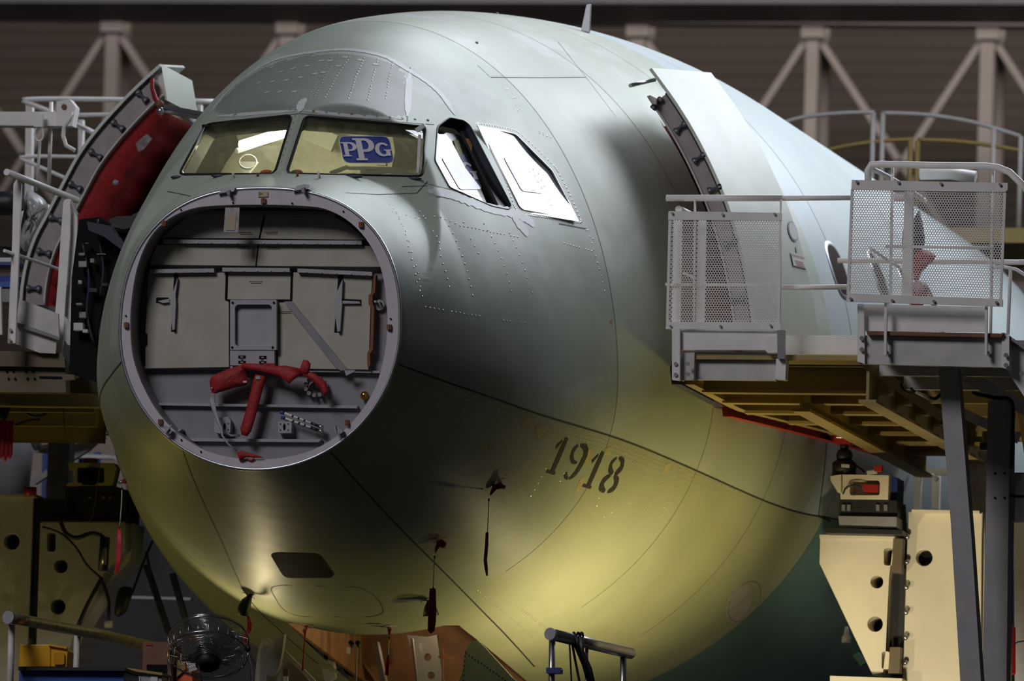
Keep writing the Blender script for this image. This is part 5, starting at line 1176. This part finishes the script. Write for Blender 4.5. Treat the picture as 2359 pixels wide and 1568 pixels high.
for pts in ([(225,505),(230,560),(238,620),(230,680)], [(255,530),(262,550),(264,580)], [(190,560),(205,640),(200,720),(215,790)]): rail(MB(), pts, 3, 2.28).build('hose', M['navy'], dk)

# ------------------------------------------------------------------ left background: hoist, rails, bundles
ho = thing('hoist_beam', 'white overhead hoist arm with end bracket at the left edge', 'hoist', at(85, 290, 6))
MB().ppoly([(-60,257),(138,257),(138,290),(-60,288)], 6, .14).build('arm', M['white'], ho); MB().ppoly([(130,234),(160,228),(174,246),(172,258),(166,290),(130,290)], 5.95, .12).build('end_bracket', M['white'], ho)
MB().ptube([(166,258),(160,275),(148,290),(145,312),(152,335),(172,347)], 5, 5.95).build('hose_loop', M['white'], ho); MB().disc(at(148, 246, 5.95), (0,-1,0), .02, .01, 12).build('pivot', M['card'], ho)
MB().ppoly([(78,262),(98,262),(98,292),(78,292)], 5.9, .05).build('trolley', M['white'], ho); MB().tube([at(x, y, 5.92) for x, y in circ(90,308,10,17,16)], .008, 8, closed=True).build('shackle', M['white'], ho)
rail(MB(), [(92,326),(84,440)], 3.5, 5.9).build('hanging_rod', M['whited'], ho); rail(MB(), [(118,235),(112,440)], 5, 6.1).build('upright', M['white'], ho)
bg = thing('background_guard_rails', 'white guard rails of a farther platform behind the starboard door', 'railing', at(250, 500, 11))
for pts, r in (([(52,230),(120,228),(300,230),(495,234)], 6), ([(52,232),(110,255),(215,305)], 6), ([(165,265),(300,264),(400,272)], 5), ([(45,362),(120,360),(420,366)], 4.5), ([(45,364),(100,388),(150,410)], 4.5), ([(165,283),(205,300)], 6), ([(310,348),(350,362),(380,376)], 6), ([(280,398),(420,400)], 4), ([(440,270),(470,300)],6)): rail(MB(), pts, r, 11).build('rail', M['white'], bg)
for x, y0, w_ in ((66,240,14),(185,275,9),(290,362,16),(405,275,16),(458,240,8)): MB().ppoly([(x-w_/2,y0),(x+w_/2,y0),(x+w_/2-3,520),(x-w_/2-3,520)], 11, .08).build('post', M['white'], bg)
rail(MB(), [(377,368),(345,438)], 7, 10.5).build('slanted_post', M['white'], bg); MB().ball(at(378, 362, 10.5), .037, 12, 8).build('ball_end', M['white'], bg)
MB().ppoly([(225,438),(420,438),(420,472),(225,470)], 10.8, .2).build('kick_panel', M['whited'], bg); MB().ppoly([(225,476),(420,478),(420,500),(225,498)], 10.7, .2).build('lower_panel', M['whited'], bg); MB().ppoly([(225,471),(420,473),(420,477),(225,475)], 10.7, .1).build('rust_line', M['card'], bg)
MB().ppoly([(30,470),(110,470),(110,560),(30,560)], 11.2, .1).build('white_panel', M['white'], bg); MB().prect(385, 380, 392, 395, 10.9, .03).build('red_clip', M['redpaint'], bg)
MB().ball(at(437, 232, 10.8), .025, 8, 6, (1,1,2)).build('teal_cap', M['teal_dark'], bg); MB().prect(420, 236, 462, 258, 11.4, .1).build('lamp_box', M['dark'], bg)
MB().pbar((444,270),(448,305), 12, 11, .06).build('blue_clip', M['bluepaint'], bg)
pk = tag(MB().puff(smooth_loop([(62,440),(85,446),(110,470),(104,500),(88,535),(62,580),(46,560),(48,520),(56,480)], 3), 4.6, .15, 6, .03).build('plastic_wrapped_bundle', M['plastic']), 'crumpled clear plastic bundle behind the sloping left railing', 'bundle')
tag(MB().tube([at(-60,470,4.4), at(20,468,4.4), at(52,462,4.4)], [.085,.085,.07], 14).build('dark_roll', M['black']), 'black padded roll at the left picture edge', 'roll')
tag(MB().pbar((-20,585),(60,592), 40, 4.8, .2).build('dark_bundle', M['black']), 'dark bundle under the plastic wrap at the left edge', 'bundle')
bt = thing('blue_tray_stack', 'blue and grey trays behind the sloping left railing', 'tray', at(20, 690, 4.5))
for y, h_, m_ in ((598,10,'alu'),(607,6,'bluepaint'),(642,14,'logo_blue'),(655,12,'blue'),(680,30,'grey')): MB().prect(-40, y-h_/2, 40, y+h_/2, 4.5, .3).build('tray', M[m_], bt)

# ------------------------------------------------------------------ under the left platform
du = thing('air_duct', 'silver sheet-metal air duct running behind the left flank', 'duct', at(150, 1020, 9))
p0, p1 = at(74, 1000, 9), at(250, 962, 9); MB().tube([p0+(p1-p0)*t for t in np.linspace(0, 1, 8)], .125, 24).build('duct_shell', M['alu'], du)
for t in np.linspace(.05, .95, 7): c_ = p0+(p1-p0)*t; d_ = (p1-p0)/np.linalg.norm(p1-p0); MB().tube([c_-d_*.006, c_+d_*.006], .129, 24).build('duct_seam', M['grey'], du)
for a, b in (((95,1022),(242,996)), ((118,1030),(242,1006))): MB().pbar(a, b, 6, 8.8, .05).build('wooden_batten', M['yellowb'], du)
MB().ppoly([(74,1028),(100,1030),(235,1008),(205,1036),(150,1070),(80,1115),(70,1110),(120,1072),(140,1058),(110,1044),(76,1040)], 9.1, .06).build('duct_bracket', M['grey'], du)
tag(MB().tube([at(32,940,9.4), at(28,1030,9.4), at(16,1145,9.4)], .16, 20).build('round_column', M['grey']), 'thick grey round column behind the left stand', 'column')
rt = thing('red_streamer_bundle', 'frayed red streamers hanging at the left edge below the platform', 'streamer', at(15, 1060, 4))
for k, x in enumerate((-6, 4, 14, 24)): MB().pflat([(x+2,968),(x+1,1000),(x-1,1045),(x-3,1062-(k % 2)*6)], [6,6,6,3], 4+k*.01, .006).build('streamer', M['redtag'], rt)
MB().pflat([(18,930),(8,950),(0,970)], 12, 4.05, .02).build('black_holder', M['black'], rt)
cb2 = tag(MB().ptube(smooth_loop([(50,934),(60,950),(78,958),(98,956),(112,946),(122,934)], 4, False), 3.2, 4.4).build('cable_loop', M['black']), 'black cable loop hanging under the yellow left beam', 'cable')
tag(MB().ptube([(146,908),(147,960),(149,996)], 1, 4.2).build('hanging_wire', M['black']), 'thin black wire hanging in front of the silver duct', 'wire')
tag(MB().ptube(smooth_loop([(34,980),(60,970),(92,966)], 4, False), 3, 5).build('cable_end', M['black']), 'short black cable lying against the duct end', 'cable')
bw = thing('background_bay', 'pale partition with blue posts far behind the left jack', 'partition', at(180, 1140, 14))
MB().ppoly([(60,935),(260,935),(300,1250),(60,1250)], 15, .1).build('pale_screen', mat('pale_screen', (.30,.24,.20), .7), bw)
for x in (102, 150, 186, 222): MB().ppoly([(x-5,1040),(x+5,1040),(x+3,1150),(x-7,1150)], 14, .08).build('blue_post', M['bluepaint'], bw)
for x in (120, 138): MB().ppoly([(x-4,1080),(x+4,1080),(x+3,1150),(x-5,1150)], 13.8, .08).build('pale_post', M['whited'], bw)
MB().ppoly([(160,1045),(260,1048),(260,1056),(160,1053)], 13.9, .1).build('cross_rail', M['whited'], bw)
MB().ppoly([(280,1150),(360,1200),(470,1300),(620,1600),(180,1600),(300,1300)], 15.2, .1).build('lower_screen', mat('dim_screen', (.045,.043,.04), .7), bw)
MB().ppoly([(300,1372),(440,1376),(438,1382),(300,1378)], 12, .1).build('shelf_edge', M['whited'], bw)
tag(MB().tube([at(70,1122,5.9), at(70,1141,5.9)], .045, 14).build('red_cap_puck', M['redpaint']), 'red puck on top of the left jacking stand', 'cap')

# ------------------------------------------------------------------ lower foreground
lr = thing('scaffold_rail', 'dull foil-wrapped tube rail sloping across the lower left corner', 'railing', at(30, 1600, -.6))
MB().ptube([(18,1421,-.8),(60,1429,-.3),(180,1452,1.2),(215,1457,1.6),(348,1488,3.2)], 13, .5, 16).build('wrapped_tube', mat('dull_foil', (.45,.38,.24), .35, .6, .2, 14, bump=.4, bscale=14), lr); MB().disc(at(22, 1422, -.86), (-.35,-1,0), .043, .02, 18).build('tube_end', M['greyl'], lr)
for x, Y in ((27,-.7),(178,1.3)): MB().ptube([(x,1438 if x < 100 else 1462),(x-6,1640)], 8, Y, 12).build('post', M['whited'], lr)
WD = thing('lower_work_deck', 'dark work deck under the nose carrying bench and fan', 'platform', (0, 1, FLOOR))
zl = at(400, 1900, 0)[2]
MB().box((-3.2, -1.6, zl-.1), (3.2, 2.6, zl)).build('deck', M['dark'], WD)
for x_ in (-3.0, 2.8): 
    for y_ in (-1.4, 2.3): MB().box((x_, y_, FLOOR), (x_+.16, y_+.16, zl-.1)).build('leg', M['grey'], WD)
zpost = zl
bn_ = thing('work_bench', 'blue-fronted work bench with a black top in the lower left corner', 'bench', at(160, 1900, -.5))
MB().ppoly([(42,1535),(288,1538),(288,1545),(42,1543)], -.55, .45).build('bench_top', M['black'], bn_)
bl0 = at(44, 1544, -.5); br0 = at(286, 1546, -.5); MB().box((bl0[0], -.5, zl), (br0[0], -.1, bl0[2])).build('cabinet', M['blue'], bn_)
zbt = at(160, 1536, -.5)[2]
yb = thing('storage_bin', 'open-fronted yellow plastic storage bin on the blue bench', 'bin', at(100, 1536, -.4))
MB().ppoly([(46,1484),(112,1484),(116,1490),(116,1535),(44,1535)], -.45, .16).build('side_wall', M['binyel'], yb, .004); MB().ppoly([(114,1484),(152,1492),(156,1500),(154,1536),(116,1535)], -.44, .16).build('front_wall', M['binyel'], yb, .004)
MB().ppoly(rrect(123,1502,148,1530,5), -.46, .02).build('label_pocket', mat('bin_pocket', (.60,.30,.02), .25), yb); MB().ppoly([(112,1482),(154,1490),(154,1494),(112,1487)], -.46, .04).build('rim', M['binyel'], yb)
cbx = thing('clear_case', 'clear plastic case with brown rim beside the blue bench', 'case', at(330, 1600, -.3))
MB().ppoly([(296,1542),(373,1552),(372,1600),(296,1600)], .0, .2).build('body', M['plastic'], cbx); MB().ppoly([(294,1538),(374,1549),(374,1555),(294,1543)], -.03, .25).build('rim', M['yellowb'], cbx)
for x in (315, 355): MB().prect(x-8, 1558, x+8, 1570, -.01, .01).build('label', M['paper'], cbx)
bxc = thing('carton', 'brown cardboard carton behind the round fan', 'box', at(365, 1600, .5))
MB().ppoly([(330,1478),(392,1478),(395,1600),(326,1600)], .5, .3).build('carton_body', M['card'], bxc); MB().prect(338, 1530, 385, 1550, .495, .006).build('print_block', M['dark'], bxc); MB().prect(336, 1482, 352, 1486, .495, .006).build('print_line', M['redpaint'], bxc)
ob = thing('orange_box', 'orange and buff paper box below the fan', 'box', at(420, 1600, .6))
MB().ppoly([(405,1600),(408,1520),(425,1518),(444,1545),(442,1600)], .6, .2).build('box_body', M['orange'], ob); MB().ppoly([(406,1560),(408,1520),(425,1518),(428,1540)], .58, .01).build('buff_flap', M['yellowb'], ob)
tag(MB().ppoly([(428,1522),(470,1536),(436,1548)], .56, .004).build('paper_sheet', M['paper']), 'white paper sheet sticking out under the fan', 'paper')
# fan
fc = at(480, 1489, .2); fn_ = thing('drum_fan', 'chrome wire-cage drum fan tilted upwards at the lower left', 'fan', (fc[0], fc[1], zl))
ax = np.array((.12, -.50, -.86)); ax /= np.linalg.norm(ax); e1 = np.cross(ax, (0,1,0)); e1 /= np.linalg.norm(e1); e2 = np.cross(ax, e1)
FR = .262
def fring(r, h, rad_=.0018): return [fc+ax*h+(e1*math.cos(t)+e2*math.sin(t))*r for t in np.linspace(0, 2*math.pi, 41)[:-1]]
mb = MB()
for k in range(14):
    r = FR*(k+2)/15.5; h = .075+.035*math.sqrt(max(0, 1-(r/FR)**2))
    mb.tube(fring(r, h), .0017, 5, closed=True); mb.tube(fring(r, -h), .0017, 5, closed=True)
mb.build('grille_rings', M['chrome'], fn_)['kind'] = 'stuff'
mb = MB()
for k in range(24):
    t = 2*math.pi*k/24; d_ = e1*math.cos(t)+e2*math.sin(t)
    mb.tube([fc+ax*.11+d_*.03, fc+ax*.10+d_*FR*.6, fc+ax*.075+d_*FR*.97, fc+d_*FR, fc-ax*.075+d_*FR*.97, fc-ax*.10+d_*FR*.6, fc-ax*.11+d_*.03], .0016, 5)
mb.build('grille_spokes', M['chrome'], fn_)['kind'] = 'stuff'
MB().tube(fring(FR, .06), .006, 8, closed=True).build('cage_rim', M['chrome'], fn_); MB().tube(fring(FR, -.06), .006, 8, closed=True).build('cage_rim', M['chrome'], fn_)
MB().tube([fc+ax*.02, fc+ax*.09, fc+ax*.15, fc+ax*.17], [.07,.085,.08,.05], 18).build('motor', M['black'], fn_)
for k in range(4):
    t = k*math.pi/2+.5; a_ = e1*math.cos(t)+e2*math.sin(t); b_ = np.cross(ax, a_)
    MB().grid([[fc+a_*.05+b_*.03-ax*.01, fc+a_*.05-b_*.03+ax*.02], [fc+a_*.15+b_*.09-ax*.03, fc+a_*.15-b_*.05+ax*.03], [fc+a_*.235+b_*.10-ax*.03, fc+a_*.235-b_*.03+ax*.03]], True).build('fan_blade', M['alu'], fn_)
for sx, pts in ((-1, [(390,1505),(388,1525),(394,1545),(396,1700)]), (1, [(571,1492),(572,1515),(578,1540),(582,1700)])): MB().ptube(pts, 2.6, .2).build('stand_tube', M['chrome'], fn_); MB().puff(circ(*pts[0], 7, 9, 10), .17, .03).build('pivot_knob', M['black'], fn_)
MB().ptube([(455,1525),(462,1555),(470,1600)], 2, .1).build('power_cord', M['black'], fn_)
# right foreground rail with straps
rr = thing('strap_rail', 'steel tube rail with black straps hanging over it at the bottom centre', 'railing', at(1360, 1640, -1))
MB().ptube([(1268,1460,-1.6),(1452,1504,.6)], 13.5, -.5, 18).build('top_tube', M['steel'], rr); MB().disc(at(1270, 1460, -1.68), (-.3,-1,0), .040, .02, 18).build('tube_cap', M['greyl'], rr)
for x, y, Y in ((1272,1470,-1.5),(1436,1508,.4)): MB().ptube([(x,y),(x-3,1700)], 7.5, Y, 14).build('post', M['steel'], rr)
MB().ptube([(1352,1482,-.6),(1350,1700,-.6)], 4, -.6).build('middle_post', M['steel'], rr)
sp = thing('black_straps', 'tangle of black straps slung over the bottom centre rail', 'strap', at(1345, 1568, -.8))
for pts, w_ in (([(1322,1462),(1318,1480),(1325,1520),(1335,1570),(1340,1620)], 3), ([(1330,1464),(1328,1490),(1345,1530),(1362,1590)], 5), ([(1338,1466),(1340,1500),(1358,1540),(1372,1600)], 6), ([(1312,1480),(1314,1520),(1318,1600)], 2)): MB().pflat(pts, w_, -1.1, .008).build('strap', M['black'], sp)
for x in (1322, 1332, 1340): MB().tube([at(a, b, -1.0+(.06*math.sin(q))) for q, (a, b) in enumerate(circ(x, 1472, 3.5, 16, 14))], .008, 6, closed=True).build('strap_loop', M['black'], sp)
bcl = thing('blue_clamp', 'small blue screw clamp on the left post of the bottom rail', 'clamp', at(1272, 1550, -1.5))
MB().prect(1258, 1537, 1290, 1550, -1.6, .09).build('jaw', M['bluepaint'], bcl); MB().ptube([(1288,1543),(1297,1543)], 2, -1.56).build('screw', M['steel'], bcl)
# right background
wr = thing('low_guard_rail', 'white low guard rail behind the right cream stand', 'railing', at(2180, 1180, 8.5))
MB().ppoly([(2106,1078),(2122,1076),(2120,1172),(2104,1172)], 8.5, .06).build('post', M['white'], wr); MB().ppoly([(2122,1078),(2275,1084),(2275,1096),(2122,1092)], 8.5, .06).build('top_rail', M['white'], wr)
for x in (2156, 2240, 2258): MB().ppoly([(x-9,1092),(x+9,1092),(x+7,1172),(x-10,1172)], 8.6, .05).build('post', M['white'], wr)
MB().ppoly([(2220,1112),(2275,1114),(2275,1128),(2220,1126)], 8.6, .05).build('mid_rail', M['white'], wr); MB().ptube([(2130,1096),(2150,1096),(2160,1106)], 6, 8.5).build('bent_tube', M['white'], wr)
tag(MB().ptube([(2334,1000),(2330,1300),(2326,1620)], 4.5, 4).build('blue_pipe', M['bluepaint']), 'thin blue pipe right of the grey upright leg', 'pipe')
fx = thing('red_hose_box', 'narrow red box at the right edge beside the blue pipe', 'box', at(2325, 1550, 4.2)); MB().ppoly(rrect(2317,1441,2334,1551,3), 4.2, .1).build('case', mat('bright_red', (.62,.01,.02), .35), fx, .004)
for k in range(5): MB().disc(at(2333, 1462+k*20, 4.19), (0,-1,0), .008, .01, 8).build('stud', M['redpaint'], fx)
MB().ptube([(2334,1484),(2345,1478),(2370,1474)], 1.5, 4.2).build('lead', M['black'], fx)
tag(MB().ppoly([(2318,1385),(2328,1385),(2326,1600),(2316,1600)], 4.6, .05).build('light_tube', mat('lit_tube', (.9,.9,.85), .4, emit=(1,.95,.8), estr=1.6)), 'lit white tube lamp at the lower right edge', 'lamp')
tag(MB().ppoly([(2335,1200),(2380,1200),(2372,1620),(2338,1620)], 5.2, .1).build('pale_column', M['whited']), 'pale column at the right picture edge below the grey side beam', 'column')
tag(MB().ppoly([(2335,900),(2352,900),(2385,1080),(2365,1080)], 4.8, .1).build('yellow_brace', M['yellowb']), 'sloping yellow brace at the right picture edge', 'brace')
tag(MB().tube([at(1950,1443,7.0), at(1950,1462,7.0), at(1950,1466,7.0), at(1950,1480,7.0)], [.012,.022,.035,.035], 12).build('drink_bottle', M['plastic']), 'small bottle standing behind the cream bracket', 'bottle')
tag(MB().pbar((1970,1505),(1988,1530), 14, 7.0, .08).build('small_carton', M['teal_dark']), 'small teal carton tucked behind the cream bracket', 'carton')
tag(MB().prect(2264-8, 1018, 2276, 1036, 3.0, .08).build('black_plug', M['black'], None, .01), 'round black plug left of the grey upright leg', 'plug')
